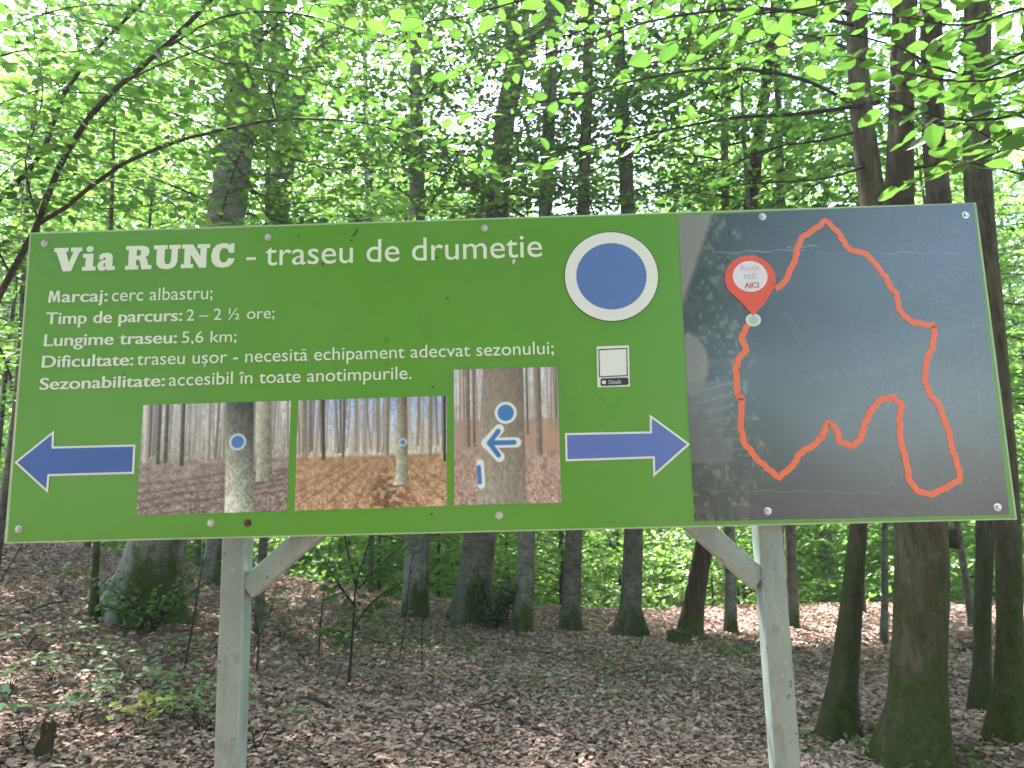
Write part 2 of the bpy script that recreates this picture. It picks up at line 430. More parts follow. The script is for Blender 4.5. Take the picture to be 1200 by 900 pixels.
def bough_path(p0, az, L, rise, droop, rs, n=8):
    t = np.linspace(0, 1, n); d = np.array([math.cos(az), math.sin(az), 0]); s_ = np.array([-d[1], d[0], 0])
    w = rs.normal(0, .12)
    return p0+np.outer(t*L, d)+np.outer(np.sin(t*3)*L*w, s_)+np.outer(L*(rise*t-droop*t*t), UP)

def crown_mesh(name, seed, z0, z1, nb, Lmax, leaf, near=True, top=True, mats=None, dens=1.0, spacing=.14, shape=None, twl=.6):
    rs = np.random.default_rng(seed); mb = MB()
    for i in range(nb):
        f = (i+rs.random())/nb; z = z0+(z1-z0)*f
        L = Lmax*(shape(f) if shape else (1-.35*f))*rs.uniform(.6, 1.1)
        az = i*2.4+rs.uniform(-.5, .5)
        p = bough_path(np.array([0, 0, z]), az, L, rs.uniform(.15, .6), rs.uniform(.15, .5), rs)
        bough(mb, p, .004+.004*L, leaf, near, rs, twl*(.8+.15*L), spacing, .2, 0, near, 5, dens)
    return mb.mesh(name, mats)

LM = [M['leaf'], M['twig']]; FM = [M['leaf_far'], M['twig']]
CR_MID = [crown_mesh('crown', 100+i, 3.5, 10.5, 38, 3.0, .105, True, mats=LM, spacing=.13, twl=.75) for i in range(3)]
CR_HIGH = [crown_mesh('crown', 150+i, 5.5, 14, 34, 3.6, .13, False, mats=LM, spacing=.17, twl=.85) for i in range(2)]
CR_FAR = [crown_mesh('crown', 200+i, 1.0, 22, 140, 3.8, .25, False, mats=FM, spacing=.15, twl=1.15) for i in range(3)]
JIT[0] = .6
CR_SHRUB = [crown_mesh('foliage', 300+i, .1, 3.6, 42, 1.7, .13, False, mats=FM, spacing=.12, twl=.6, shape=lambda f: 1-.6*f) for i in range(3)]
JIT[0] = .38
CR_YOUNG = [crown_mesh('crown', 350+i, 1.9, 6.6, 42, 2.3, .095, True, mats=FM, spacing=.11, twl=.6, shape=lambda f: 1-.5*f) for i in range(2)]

# ------------------------------------------------------------------ trees
def trunk_mesh(name, P, rad, mat, seed, seg=26, n=64, flare=.35, wob=.10, kn=5):
    rs = np.random.default_rng(seed)
    Pm = smooth_path(P, n); L0 = np.linspace(0, 1, len(P))
    LL = np.concatenate([[0], np.cumsum(np.linalg.norm(np.diff(np.asarray(P), axis=0), axis=1))]); LL /= LL[-1]
    rr = np.interp(np.linspace(0, 1, n), LL, rad)
    ph = rs.uniform(0, 6.3); tot = np.linalg.norm(np.diff(Pm, axis=0), axis=1).sum()
    fl = lambda th, t: 1+flare*np.exp(-np.maximum(t*tot-.28, 0)/.16)*(.35+.65*np.cos(kn*th+ph)*.6+.2*np.cos(3*th+1.7*ph))
    mb = MB(); mb.tube(Pm, rr, seg, 0, True, True, wob, fl, rs)
    return mb.mesh(name, [mat])

TREES = []
def tree(px_pts, label, mat, crown, group=None, name='beech_tree', cat='tree', top=13.0, seed=1, flare=.35, wob=.09, limbs=(), crz=0.0, crs=1.0, horiz=True, y=None):
    """px_pts: trunk axis measured in the photo, foot first (x, y, width); the foot's ground point gives the distance"""
    g = on_ground(px_pts[0][0], px_pts[0][1])
    if g is None: g = at_depth(px_pts[0][0], px_pts[0][1], 9.0)
    yb = g[1] if y is None else y
    base = at_depth(px_pts[0][0], px_pts[0][1], yb); base[2] = min(base[2], terrain(base[0], base[1])) if y is None else terrain(base[0], base[1])
    root = empty(name, base); tag(root, label, cat, group)
    P, rad = [], []
    for (px, py, w) in px_pts:
        p = at_depth(px, py, yb); d = np.dot(p-CAM, fw); P.append(p-base); rad.append(w*.5*d/FPX)
    P[0] = np.array([P[0][0], 0, -.0]); 
    P.insert(0, np.array([P[0][0], 0, -.3])); rad.insert(0, rad[0]*1.05)
    dv = P[-1]-P[-2]; dv = dv/np.linalg.norm(dv)
    if P[-1][2] < top:
        k = (top-P[-1][2])/max(.4, dv[2]); P.append(P[-1]+dv*k*.5+np.array([0, 0, 0])); rad.append(rad[-1]*.72)
        P.append(P[-1]+(dv*.6+UP*.4)*k*.5); rad.append(rad[-1]*.4)
    link('trunk', trunk_mesh('trunk', P, rad, mat, seed, flare=flare, wob=wob), root)
    for lp in limbs:
        Q, qr = [], []
        for (px, py, w) in lp:
            p = at_depth(px, py, yb); d = np.dot(p-CAM, fw); Q.append(p-base); qr.append(w*.5*d/FPX)
        dq = Q[-1]-Q[-2]; Q.append(Q[-1]+dq/np.linalg.norm(dq)*2.5); qr.append(qr[-1]*.5)
        link('limb', trunk_mesh('limb', Q, qr, mat, seed+7, 16, 30, 0, wob), root)
    if crown is not None:
        c = link('crown', crown, root)
        i = int(np.argmin(abs(np.array([p[2] for p in P])-5.0))); c.location = (P[i][0]*.8, P[i][1], 0)
        c.rotation_euler = (0, 0, crz); c.scale = (crs, crs, 1)
    TREES.append(root)
    return root

tree([(166, 722, 96), (172, 690, 74), (183, 640, 64), (240, 380, 46), (274, 200, 37), (290, 60, 33), (296, -20, 31)],
     'thick pale beech with a mossy foot, leaning right behind the left end of the sign', M['beech_pale'], CR_MID[2], seed=1, flare=.5, top=15)
tree([(262, 682, 56), (264, 650, 44), (300, 430, 32), (326, 245, 27), (338, 160, 25), (352, 100, 20), (385, 45, 17), (420, -10, 15)],
     'grey beech half hidden behind the left sign post, its stem forking above the sign', M['beech'], CR_MID[1], seed=2, crz=1.2,
     limbs=[[(336, 175, 20), (330, 90, 18), (322, -10, 16)]])
tree([(486, 723, 36), (488, 690, 32), (489, 640, 30), (489, 240, 17), (487, 40, 14)],
     'upright grey beech on the crest just right of the leafy sapling', M['beech_pale'], CR_MID[1], seed=3, crz=2.2)
tree([(550, 728, 54), (554, 700, 44), (562, 630, 39), (583, 240, 25), (597, 110, 24), (612, 60, 20), (655, 10, 16)],
     'stout dark beech leaning right on the crest with a dark bush at its foot', M['beech'], CR_MID[0], seed=4, crz=.4,
     limbs=[[(597, 110, 18), (600, 50, 16), (594, -10, 14)]])
tree([(611, 739, 28), (614, 700, 23), (617, 630, 21), (640, 236, 17), (648, 0, 14)],
     'pale slim beech just right of the dark bush', M['beech_pale'], CR_MID[2], seed=5, crz=3.3)
tree([(668, 741, 27), (669, 700, 22), (672, 628, 20), (684, 230, 15)],
     'slim grey beech midway between the dark bush and the mossy-footed beech', M['beech'], CR_HIGH[0], seed=6, crz=4.1, crs=.6)
tree([(738, 745, 44), (739, 715, 26), (742, 640, 23), (744, 400, 20), (735, 230, 17)],
     'straight beech with a widely flared dark mossy foot, left of the mossy stump', M['beech'], CR_MID[1], seed=7, crz=5.0, flare=.6)
tree([(807, 746, 30), (812, 710, 24), (824, 640, 21), (858, 430, 18), (880, 240, 15)],
     'reddish brown leaning trunk seen under the right brace of the sign', M['red_bark'], CR_HIGH[1], seed=8, crz=.9, name='leaning_tree')
tree([(857, 742, 15), (856, 690, 13), (855, 630, 12), (850, 240, 9)],
     'thin pale tree just left of the right sign post', M['beech_pale'], CR_MID[2], seed=9, crz=2.0)
tree([(929, 736, 15), (928, 690, 13), (926, 630, 12), (915, 240, 10)],
     'thin grey tree peeping out just right of the right sign post', M['beech'], CR_MID[0], seed=10, crz=2.9)
tree([(981, 864, 46), (985, 815, 33), (996, 710, 25), (1005, 620, 19), (1030, 400, 17), (1044, 230, 14), (1052, 0, 12)],
     'slender dark trunk curving right, between the right post and the mossy trunk', M['dark_bark'], CR_HIGH[0], seed=11, crz=1.0, crs=.5, name='hornbeam_tree', wob=.1, flare=.7)
t12 = tree([(1072, 894, 86), (1075, 850, 68), (1077, 740, 58), (1078, 640, 57), (1066, 500, 50), (1042, 370, 38), (1024, 240, 29), (1008, 110, 24), (1003, -10, 22)],
           'thick moss-covered trunk with a knob below the sign, forking above it', M['mossy'], None, seed=12, name='hornbeam_tree', flare=.5, wob=.15,
           limbs=[[(1066, 500, 30), (1062, 370, 27), (1058, 230, 23), (1061, 110, 21), (1066, -10, 19)]])
tree([(1148, 835, 26), (1150, 800, 19), (1151, 730, 17), (1154, 620, 17), (1130, 400, 24), (1100, 230, 25), (1090, 0, 22)],
     'slim dark trunk close to the left of the rightmost lichen-spotted trunk', M['dark_bark'], CR_HIGH[1], seed=13, crz=1.7, crs=.5, name='hornbeam_tree', flare=.5, wob=.09)
tree([(1179, 868, 46), (1181, 825, 32), (1183, 740, 27), (1181, 620, 27), (1162, 400, 30), (1146, 230, 31), (1146, 0, 28)],
     'rightmost lichen-spotted dark trunk below the right end of the sign', M['mossy'], None, seed=14, crz=2.6, name='hornbeam_tree', flare=.5, wob=.09)
tree([(1036, 757, 9), (1037, 700, 7.5), (1037, 620, 7), (1030, 240, 5)],
     'pole-thin stem between the curving trunk and the mossy trunk', M['beech'], None, seed=15, top=6, name='young_tree', flare=.2)
tree([(110, 726, 13), (111, 690, 9), (113, 640, 8), (125, 400, 6), (130, 260, 5)],
     'slim mossy stem just left of the thick pale beech', M['mossy'], None, seed=16, top=5.5, name='young_tree', flare=.3)

# knob on the mossy trunk
def knob():
    g = on_ground(1072, 894); p = at_depth(1106, 632, g[1])-np.array(t12.location)
    q = at_depth(1116, 622, g[1])-np.array(t12.location); m = at_depth(1112, 640, g[1])-np.array(t12.location)
    mb = MB(); mb.tube([p-np.array([.06, 0, .06]), p, (p+m)/2+np.array([.02, -.02, 0]), q], [.05, .055, .05, .032], 12, 0, True, True, .2, None, np.random.default_rng(3))
    mb.build('knob', M['dark_bark'], t12)
knob()

# trees deeper in the wood: two trunk kinds, three crowns, copied
def far_trees():
    protos = []
    rs = np.random.default_rng(77)
    for i in range(3):
        H = 23; P = [np.array([0, 0, -.5]), np.array([0, 0, 0]), np.array([rs.normal(0, .15), 0, 3]), np.array([rs.normal(0, .3), rs.normal(0, .3), 9]), np.array([rs.normal(0, .4), .2, H])]
        protos.append((trunk_mesh('trunk', P, [.2, .17, .14, .11, .03], [M['beech'], M['beech_pale'], M['beech']][i], 50+i, 14, 36, .3, .06), CR_FAR[i]))
    spots = []
    tries = 0
    while len(spots) < 124 and tries < 6000:
        tries += 1
        d = (32+42*rs.random()**.9) if len(spots) > 4 else 17+10*rs.random(); a = rs.uniform(-.72, .72)
        x, y = CAM[0]+d*math.tan(a), CAM[1]+d
        if all((x-u)**2+(y-v)**2 > 2.3**2 for u, v in spots): spots.append((x, y))
    for k, (x, y) in enumerate(spots):
        tm, cm = protos[k % 3]
        o = empty('beech_tree', (x, y, float(terrain(x, y))), rs.uniform(0, 6.3))
        tag(o, 'slim trunk with pale green leaves deep in the wood behind the crest', 'tree', 'trees deep in the wood')
        s = rs.uniform(.8, 1.25); o.scale = (s, s, rs.uniform(.9, 1.2))
        link('trunk', tm, o); link('crown', cm, o)
far_trees()

def trees_behind():
    # unseen trees of the wood, added behind the viewer to shade the sign
    rs = np.random.default_rng(21); src = [o for o in COL.objects if o.name.startswith('beech_tree') and o.get('group') == 'trees deep in the wood'][:3]
    for k, (x, y) in enumerate([(-6.5, -5.5), (-2.6, -8.5), (1.8, -8.0), (8.0, -4.0), (-10, -10), (0.5, -13), (2.5, -16), (-5.5, -15), (11.5, -8), (-11, -2), (9.5, 0.5), (-4, -21)]):
        c = copy_tree(src[k % 3]); c.location = (x, y, float(terrain(x, y))); c.rotation_euler = (0, 0, rs.uniform(0, 6.3)); s_ = rs.uniform(.9, 1.2); c.scale = (s_, s_, s_)
        c['label'] = 'unseen tall beech added behind the viewer to shade the sign'; c['group'] = 'trees behind the viewer'
    for k, (x, y) in enumerate([(-4.2, -3.2), (-.9, -4.4), (-2.2, -5.4), (-6.8, .2), (6.6, -.6), (-3, -6.5), (.9, -6.5)]):
        c = src[k % 3].copy(); COL.objects.link(c); c.location = (x, y, float(terrain(x, y))); c.rotation_euler = (0, 0, rs.uniform(0, 6.3)); c.scale = (1.25, 1.25, .95)
        c['label'] = 'unseen tall beech added behind the viewer to shade the sign'; c['group'] = 'trees behind the viewer'
        t = [h for h in src[k % 3].children if h.name.startswith('trunk')][0].copy(); COL.objects.link(t); t.parent = c
        link('crown', CR_HIGH[k % 2], c)
trees_behind()

def young_trees():
    rs = np.random.default_rng(15)
    stem = trunk_mesh('trunk', [np.array(p, float) for p in ((0, 0, -.4), (0, 0, 0), (.06, .03, 2), (.02, -.05, 4.5), (.05, 0, 7))], [.05, .045, .038, .026, .008], M['beech'], 91, 10, 30, .2, .05)
    for k, (d, a) in enumerate([(8.9, -.60), (11.6, -.20), (12.2, -.04), (12.6, -.56), (10.6, .40), (8.7, .62), (13.5, -.5), (7.0, -.82), (5.6, -.95), (7.4, .80), (9.6, .52), (11.2, -.62), (11, .7), (9.4, -.50), (13.5, -.47), (12.2, -.42), (7.6, -.352), (8.2, .335)]):
        x, y = CAM[0]+d*math.tan(a)+rs.normal(0, .2), CAM[1]+d
        o = empty('young_beech', (x, y, float(terrain(x, y))), rs.uniform(0, 6.3)); s_ = rs.uniform(.9, 1.25); o.scale = (s_, s_, s_)
        tag(o, 'young beech with flat leafy layers between the trunks at the crest', 'tree', 'young beeches along the crest')
        link('trunk', stem, o); link('crown', CR_YOUNG[k % 2], o)
young_trees()

def understory():
    rs = np.random.default_rng(5); spots = []
    stem = MB(); stem.tube([(0, 0, -.2), (.02, .01, 1), (.05, -.02, 2.2), (.03, 0, 3.3)], [.025, .02, .012, .005], 6, 0)
    sm = stem.mesh('stem', [M['twig']]); tries = 0
    while len(spots) < 170 and tries < 9000:
        tries += 1
        d = 11.9+24*rs.random()**1.1; a = rs.uniform(-.68, .68); x, y = CAM[0]+d*math.tan(a), CAM[1]+d
        if all((x-u)**2+(y-v)**2 > 0.9 for u, v in spots) and terrain(x, y) < terrain(x, y-2.5)-.12: spots.append((x, y))
    for k, (x, y) in enumerate(spots):
        d_ = y-CAM[1]; o = empty('beech_shrub', (x, y, float(terrain(x, y))), rs.uniform(0, 6.3))
        s = rs.uniform(.8, 1.5)*(1+max(0, d_-17)*.035); o.scale = (s, s, s)
        tag(o, 'bright green young beech filling the hollow behind the crest', 'shrub', 'young beeches in the hollow')
        link('stem', sm, o); link('foliage', CR_SHRUB[k % 3], o)
understory()

# ------------------------------------------------------------------ near branches measured in the photo
def px_path(pts, n=14):
    return smooth_path([at_depth(a, b, c) for a, b, c in pts], n)

def left_clump():
    g = on_ground(-70, 800); base = np.array([g[0], g[1], float(terrain(g[0], g[1]))])
    root = empty('multi_stem_hazel', base); tag(root, 'young tree with dark arching stems rising at the left edge of the sign', 'tree')
    rs = np.random.default_rng(8); y = g[1]
    stems = [([(-70, 800, y), (-62, 600, y), (-25, 400, y-.1), (12, 322, y-.2), (45, 262, y-.3), (62, 212, y-.4), (112, 128, y-.6), (185, 62, y-.8), (250, -4, y-1.0), (300, -70, y-1.1)], .034),
             ([(-76, 800, y), (-70, 560, y), (-40, 330, y+.1), (0, 232, y), (45, 188, y), (76, 108, y), (120, 50, y), (172, -4, y), (200, -60, y)], .030)]
    for P, r in stems:
        mb = MB(); p = px_path(P, 26)-base; mb.tube(p, np.linspace(r, r*.35, 26), 10, 0, True, True, .06, None, rs); mb.build('trunk', M['twig'], root)
    lp = MB()
    branches = [([(45, 262, y-.3), (78, 242, y-.4), (130, 200, y-.5), (200, 168, y-.6), (270, 150, y-.7), (325, 140, y-.8), (400, 141, y-.9), (480, 156, y-1), (565, 205, y-1.1)], .017, .25),
                ([(325, 139, y-.8), (312, 90, y-.8), (296, 45, y-.8), (276, -10, y-.8)], .007, .1),
                ([(205, 48, y-.8), (250, 70, y-.9), (300, 80, y-1), (360, 92, y-1.1), (420, 110, y-1.2)], .008, .2),
                ([(112, 128, y-.6), (150, 95, y-.9), (230, 60, y-1.2), (330, 30, y-1.4)], .008, .15),
                ([(45, 262, y-.3), (30, 190, y-.7), (50, 110, y-.9), (40, 40, y-1)], .008, .1),
                ([(60, 212, y-.4), (110, 210, y-.2), (180, 225, y), (240, 240, y+.2)], .007, .1),
                ([(76, 108, y), (40, 70, y-.3), (10, 30, y-.5)], .007, .1),
                ([(12, 322, y-.2), (-20, 250, y-.5), (20, 190, y-.8), (80, 170, y-1)], .008, .1),
                ([(30, 160, y+.3), (90, 150, y+.6), (160, 165, y+.9), (250, 185, y+1.2)], .007, .1),
                ([(-40, 60, y+.3), (40, 20, y+.2), (120, 5, y), (200, 20, y-.2), (290, 10, y-.4)], .008, .1),
                ([(45, 188, y), (100, 70, y+.6), (190, 40, y+1), (280, 60, y+1.3)], .008, .1),
                ([(-60, 150, y+.4), (30, 110, y+.5), (120, 90, y+.6), (220, 110, y+.7), (310, 120, y+.8)], .008, .1),
                ([(-60, 90, y-.3), (20, 60, y-.4), (90, 60, y-.6), (160, 40, y-.8)], .008, .1),
                ([(0, 232, y), (60, 235, y+.5), (140, 245, y+.9), (230, 230, y+1.2), (330, 235, y+1.4)], .007, .1),
                ([(185, 62, y-.8), (260, 20, y-.9), (340, 15, y-1), (430, 40, y-1.1), (520, 70, y-1.2)], .008, .15),
                ([(270, 150, y-.7), (340, 185, y-.6), (410, 200, y-.5), (470, 195, y-.4)], .006, .1),
                ([(76, 108, y), (130, 110, y+.2), (200, 120, y+.4), (260, 100, y+.5)], .007, .1)]
    for P, r, st in branches:
        p = px_path(P, 14)-base; bough(lp, p, r, .085, True, rs, .42, .085, st, dens=.95)
    for P, r in stems:
        p = px_path(P, 26)[12:]-base; bough(lp, p, .004, .085, True, rs, .55, .07, .05, dens=.95)
    lp.build('crown', LM, root)
left_clump()

def right_overhang():
    # a tree beside the path on the right, whose low boughs reach over the sign
    base = np.array([4.3, 1.2, float(terrain(4.3, 1.2))])
    root = empty('beech_tree', base); tag(root, 'near beech whose low leafy boughs hang in over the right end of the sign', 'tree')
    P = [(0, 0, -.3), (0, 0, 0), (.05, 0, 3), (.1, .1, 8), (.1, .1, 13)]
    link('trunk', trunk_mesh('trunk', [np.array(p, float) for p in P], [.2, .17, .14, .11, .03], M['beech'], 61, 18, 40), root)
    rs = np.random.default_rng(9); lp = MB()
    B = [([(1330, 90, 1.1), (1260, 140, .9), (1200, 165, .7), (1140, 190, .6), (1090, 205, .6)], .009),
         ([(1330, 60, 1.1), (1230, 70, .8), (1150, 95, .6), (1080, 90, .5), (1010, 70, .5)], .010),
         ([(1330, 20, 1.1), (1200, 10, .8), (1120, 30, .6), (1060, 20, .5), (1000, 10, .5)], .010),
         ([(1330, 40, 1.2), (1240, 110, 1.0), (1160, 140, .8), (1090, 135, .7), (1030, 110, .7), (985, 95, .8)], .013),
         ([(1320, 0, 1.2), (1200, 60, .9), (1110, 85, .7), (1040, 50, .6), (960, 40, .6), (900, 60, .7)], .012),
         ([(1330, -60, 1.2), (1180, -40, .8), (1050, -20, .5), (950, 10, .4), (860, 20, .4), (800, 45, .5)], .012),
         ([(1330, 130, 1.2), (1250, 170, 1.0), (1190, 175, .9), (1140, 150, .8)], .009),
         ([(1330, -160, 1.2), (1000, -110, .6), (800, -40, .5), (650, -10, .5), (540, 20, .6), (470, 30, .7)], .014)]
    for Q, r in B:
        p = px_path(Q, 14)-base; bough(lp, p, r, .095, True, rs, .28, .10, .2, dens=.95)
    for i in range(22):
        z = rs.uniform(5.0, 12); p = bough_path(np.array([.08, .05, z]), i*2.4, rs.uniform(1.5, 2.8), .4, .3, rs)
        bough(lp, p, .02, .08, False, rs, .6, .2, .2)
    lp.build('crown', LM, root)
right_overhang()

def mossy_crown():
    # boughs of the forked mossy trunk and of its right-hand neighbour, spreading left above the sign
    g = on_ground(1072, 894); y = g[1]; base = np.array(t12.location); rs = np.random.default_rng(10); lp = MB()
    B = [([(1030, 120, y), (940, 133, y-.3), (860, 138, y-.5), (770, 155, y-.7), (690, 176, y-.9), (640, 190, y-1)], .018, .15),
         ([(1020, 150, y), (960, 165, y), (910, 172, y), (860, 192, y+.1), (810, 216, y+.2)], .012, .2),
         ([(1062, 100, y), (1100, 60, y+.2), (1150, 10, y+.3)], .025, .3),
         ([(1005, 60, y), (930, 40, y+.4), (850, 60, y+.8), (770, 90, y+1)], .015, .2),
         ([(1058, 200, y), (1120, 190, y-.2), (1180, 200, y-.4), (1230, 215, y-.5)], .014, .2),
         ([(1003, 20, y), (900, -20, y-.3), (800, -10, y-.6), (700, 30, y-.8), (600, 60, y-.9)], .016, .25),
         ([(1066, 60, y), (1120, 110, y-.3), (1190, 90, y-.6)], .012, .2),
         ([(1015, 130, y), (930, 90, y-.6), (840, 80, y-1.0), (740, 95, y-1.3), (640, 120, y-1.5), (560, 130, y-1.6)], .015, .2),
         ([(1003, 30, y), (880, 10, y-.9), (760, 25, y-1.3), (660, 60, y-1.6), (570, 75, y-1.7)], .015, .25),
         ([(1030, 190, y), (960, 210, y-.2), (880, 215, y-.3), (790, 230, y-.4)], .010, .2),
         ([(1062, 130, y), (1110, 150, y-.5), (1170, 130, y-.8), (1230, 140, y-1)], .012, .1)]
    for Q, r, st in B:
        p = px_path(Q, 14)-base; bough(lp, p, r, .078, True, rs, .42, .12, st, dens=.9)
    for i in range(26):
        z = rs.uniform(5.5, 12); x0 = (at_depth(1005, 0, y)-base)[0]
        p = bough_path(np.array([x0, 0, z]), i*2.4, rs.uniform(1.5, 3), .4, .3, rs); bough(lp, p, .02, .08, False, rs, .6, .2, .2)
    lp.build('crown', LM, t12)
mossy_crown()

JIT[0] = .85
# ------------------------------------------------------------------ saplings, bush, seedlings, stumps
def sapling(pts_list, label, leaf=.07, seed=1, mat=LM, dens=.95, name='beech_sapling', twl=.3, r=.012, cat='sapling', st=.35):
    g = on_ground(pts_list[0][0][0], pts_list[0][0][1]); base = np.array(g); rs = np.random.default_rng(seed)
    root = empty(name, base); tag(root, label, cat); lp = MB(); spc = .03 if twl > .2 else .09
    for k, pts in enumerate(pts_list):
        P = [at_depth(a, b, g[1])-base+np.array([0, rs.normal(0, .03), 0]) for a, b in pts]
        if k == 0: P[0] = np.array([0, 0, -.05])
        p = smooth_path(P, 12); m = MB(); m.tube(p, np.linspace(r, r*.35, 12), 6, 0); m.build('stem', M['twig'], root)
        bough(lp, p, r*.3, leaf, True, rs, twl, spc, st, dens=dens)
    lp.build('foliage', mat, root)
sapling([[(408, 806), (412, 740), (420, 680), (436, 620), (445, 560)], [(418, 690), (408, 640), (400, 600)], [(414, 735), (438, 704), (464, 688)], [(417, 712), (398, 682), (384, 660)], [(413, 750), (396, 738), (380, 742)], [(420, 690), (446, 662), (470, 640)]],
        'leafy green sapling standing right of the left post and its brace', .075, 21, twl=.3, dens=.95, st=.22)
sapling([[(373, 772), (378, 720), (386, 660), (392, 610)]], 'thin twiggy sapling just right of the left brace', .045, 22, dens=.35, twl=.15, r=.008)
sapling([[(466, 778), (476, 720), (482, 660), (500, 600)]], 'bare thin stem in front of the upright grey beech', .045, 23, dens=.25, twl=.15, r=.008)
sapling([[(494, 780), (497, 720), (498, 680), (503, 620)]], 'bare thin stem just right of the upright grey beech foot', .045, 26, dens=.2, twl=.15, r=.006)
sapling([[(300, 790), (302, 740), (296, 700)], [(301, 760), (314, 722), (322, 700)]], 'small dark sapling beside the left post', .06, 24, dens=.8, twl=.2, r=.009)
sapling([[(-12, 700), (6, 672), (26, 640), (50, 590)]], 'slanting thin stem at the lower left corner of the sign', .06, 25, dens=.35, twl=.2, r=.008)
sapling([[(214, 790), (226, 720), (236, 650), (242, 600)]], 'thin bare sapling in front of the mossy foot of the pale beech', .05, 27, dens=.4, twl=.2, r=.009)

def bush(px, py, h, w, label, mat, leaf, n, seed, name='holly_bush'):
    g = on_ground(px, py); rs = np.random.default_rng(seed); root = empty(name, g); tag(root, label, 'bush')
    lp = MB(); st = MB()
    for i in range(n):
        az = rs.uniform(0, 6.3); e = np.array([math.cos(az)*w*rs.random()**.5, math.sin(az)*w*rs.random()**.5, h*rs.uniform(.45, 1)])
        p = smooth_path([np.array([0, 0, -.03]), e*.5+UP*h*.1, e], 7)
        st.tube(p, np.linspace(.009, .003, 7), 5, 0)
        bough(lp, p, .002, leaf, True, rs, .14, .05, .25)
    st.build('stem', M['twig'], root); lp.build('foliage', [mat, M['twig']], root)
bush(580, 738, .62, .36, 'dark evergreen bush at the foot of the stout leaning beech', M['leaf_dark'], .055, 26, 31)
bush(176, 742, .55, .6, 'low ferny green bush at the foot of the thick pale beech', M['leaf'], .06, 16, 32, 'leafy_bush')

def seedlings():
    spots = [(28, 880, .36, 3, 'pale'), (72, 700, .34, 4, 'pale'), (84, 762, .2, 3, 'pale'), (108, 775, .2, 5, 'pale'), (125, 790, .22, 4, 'pale'), (150, 806, .2, 5, 'pale'), (172, 815, .22, 5, 'pale'),
             (205, 850, .24, 6, 'pale'), (235, 862, .22, 5, 'pale'), (60, 800, .2, 4, 'pale'), (245, 838, .22, 6, 'pale'), (30, 760, .2, 4, 'pale'), (165, 862, .2, 4, 'yellow'), (178, 850, .2, 4, 'yellow'),
             (222, 820, .2, 5, 'pale'), (300, 880, .2, 4, 'pale'), (330, 750, .25, 4, 'pale'), (190, 780, .2, 4, 'pale'), (215, 778, .18, 4, 'pale'), (340, 730, .22, 3, 'pale'),
             (140, 835, .22, 6, 'pale'), (10, 820, .25, 5, 'pale'), (90, 850, .2, 4, 'pale'), (250, 800, .2, 4, 'pale')]
    lab = {28: 'broad pale seedling leaves at the lower left corner of the view', 72: 'seedling with large pale leaves under the lower left end of the sign',
           165: 'bright yellow-green seedling among pale ones left of the left post', 178: 'smaller yellow-green seedling behind the brightest one'}
    for k, (px, py, h, n, kind) in enumerate(spots):
        rs = np.random.default_rng(400+k); g = on_ground(px, py)
        if g is None: continue
        o = empty('beech_seedling', g); l = lab.get(px, 'small pale-leaved seedling in the dead leaves left of the left post')
        tag(o, l, 'seedling', None if px in lab else 'pale seedlings left of the post')
        st, lf = MB(), MB(); hh = h*rs.uniform(.7, 1.1)
        leaf = .115 if px in (28, 72) else .075
        for i in range(n):
            az = i*2.2+rs.uniform(-.5, .5); e = np.array([math.cos(az)*.11*rs.uniform(.5, 2.2), math.sin(az)*.11*rs.uniform(.5, 2.2), hh*rs.uniform(.7, 1.1)])
            st.tube(smooth_path([np.array([0, 0, -.02]), np.array([e[0]*.3, e[1]*.3, e[2]*.6]), e], 5), np.linspace(.004, .0015, 5), 4, 0)
            m = 6; a2 = rs.uniform(0, 6.3, m)
            dr = np.stack([np.cos(a2), np.sin(a2), rs.normal(-.05, .18, m)], 1)
            lf.leaves(np.repeat(e[None], m, 0)+dr*.02+rs.normal(0, .015, (m, 3)), dr, UP+rs.normal(0, .22, (m, 3)), leaf*rs.uniform(.7, 1.15, m), 0, True, .55)
        st.build('stem', M['twig'], o); lf.build('foliage', M['leaf_yellow'] if kind == 'yellow' else M['leaf_pale'], o)
seedlings()

def ground_cover():
    rs = np.random.default_rng(6); mb = MB()
    for (px, py, sx, sy, n) in [(540, 764, .6, .4, 190), (700, 775, .6, .35, 130), (760, 800, .7, .4, 120), (850, 770, .4, .25, 110), (620, 805, .3, .2, 60), (480, 745, .6, .4, 180), (865, 770, .3, .3, 120),
                                (1075, 890, .35, .2, 130), (690, 825, .6, .3, 90), (960, 880, .5, .3, 90), (450, 760, .4, .3, 90)]:
        g = on_ground(px, py); x = g[0]+rs.normal(0, sx, n)*.6; y = g[1]+rs.normal(0, sy, n)
        a = rs.uniform(0, 6.3, n); p = np.stack([x, y, terrain(x, y)+rs.uniform(.02, .09, n)], 1)
        mb.leaves(p, np.stack([np.cos(a), np.sin(a), rs.uniform(-.1, .9, n)], 1), UP+rs.normal(0, .4, (n, 3)), rs.uniform(.03, .07, n), 0, True, .45)
    tag(mb.build('ground_cover', M['leaf']), 'thin patches of low green plants among the dead leaves', 'ground cover', kind='stuff')
ground_cover()

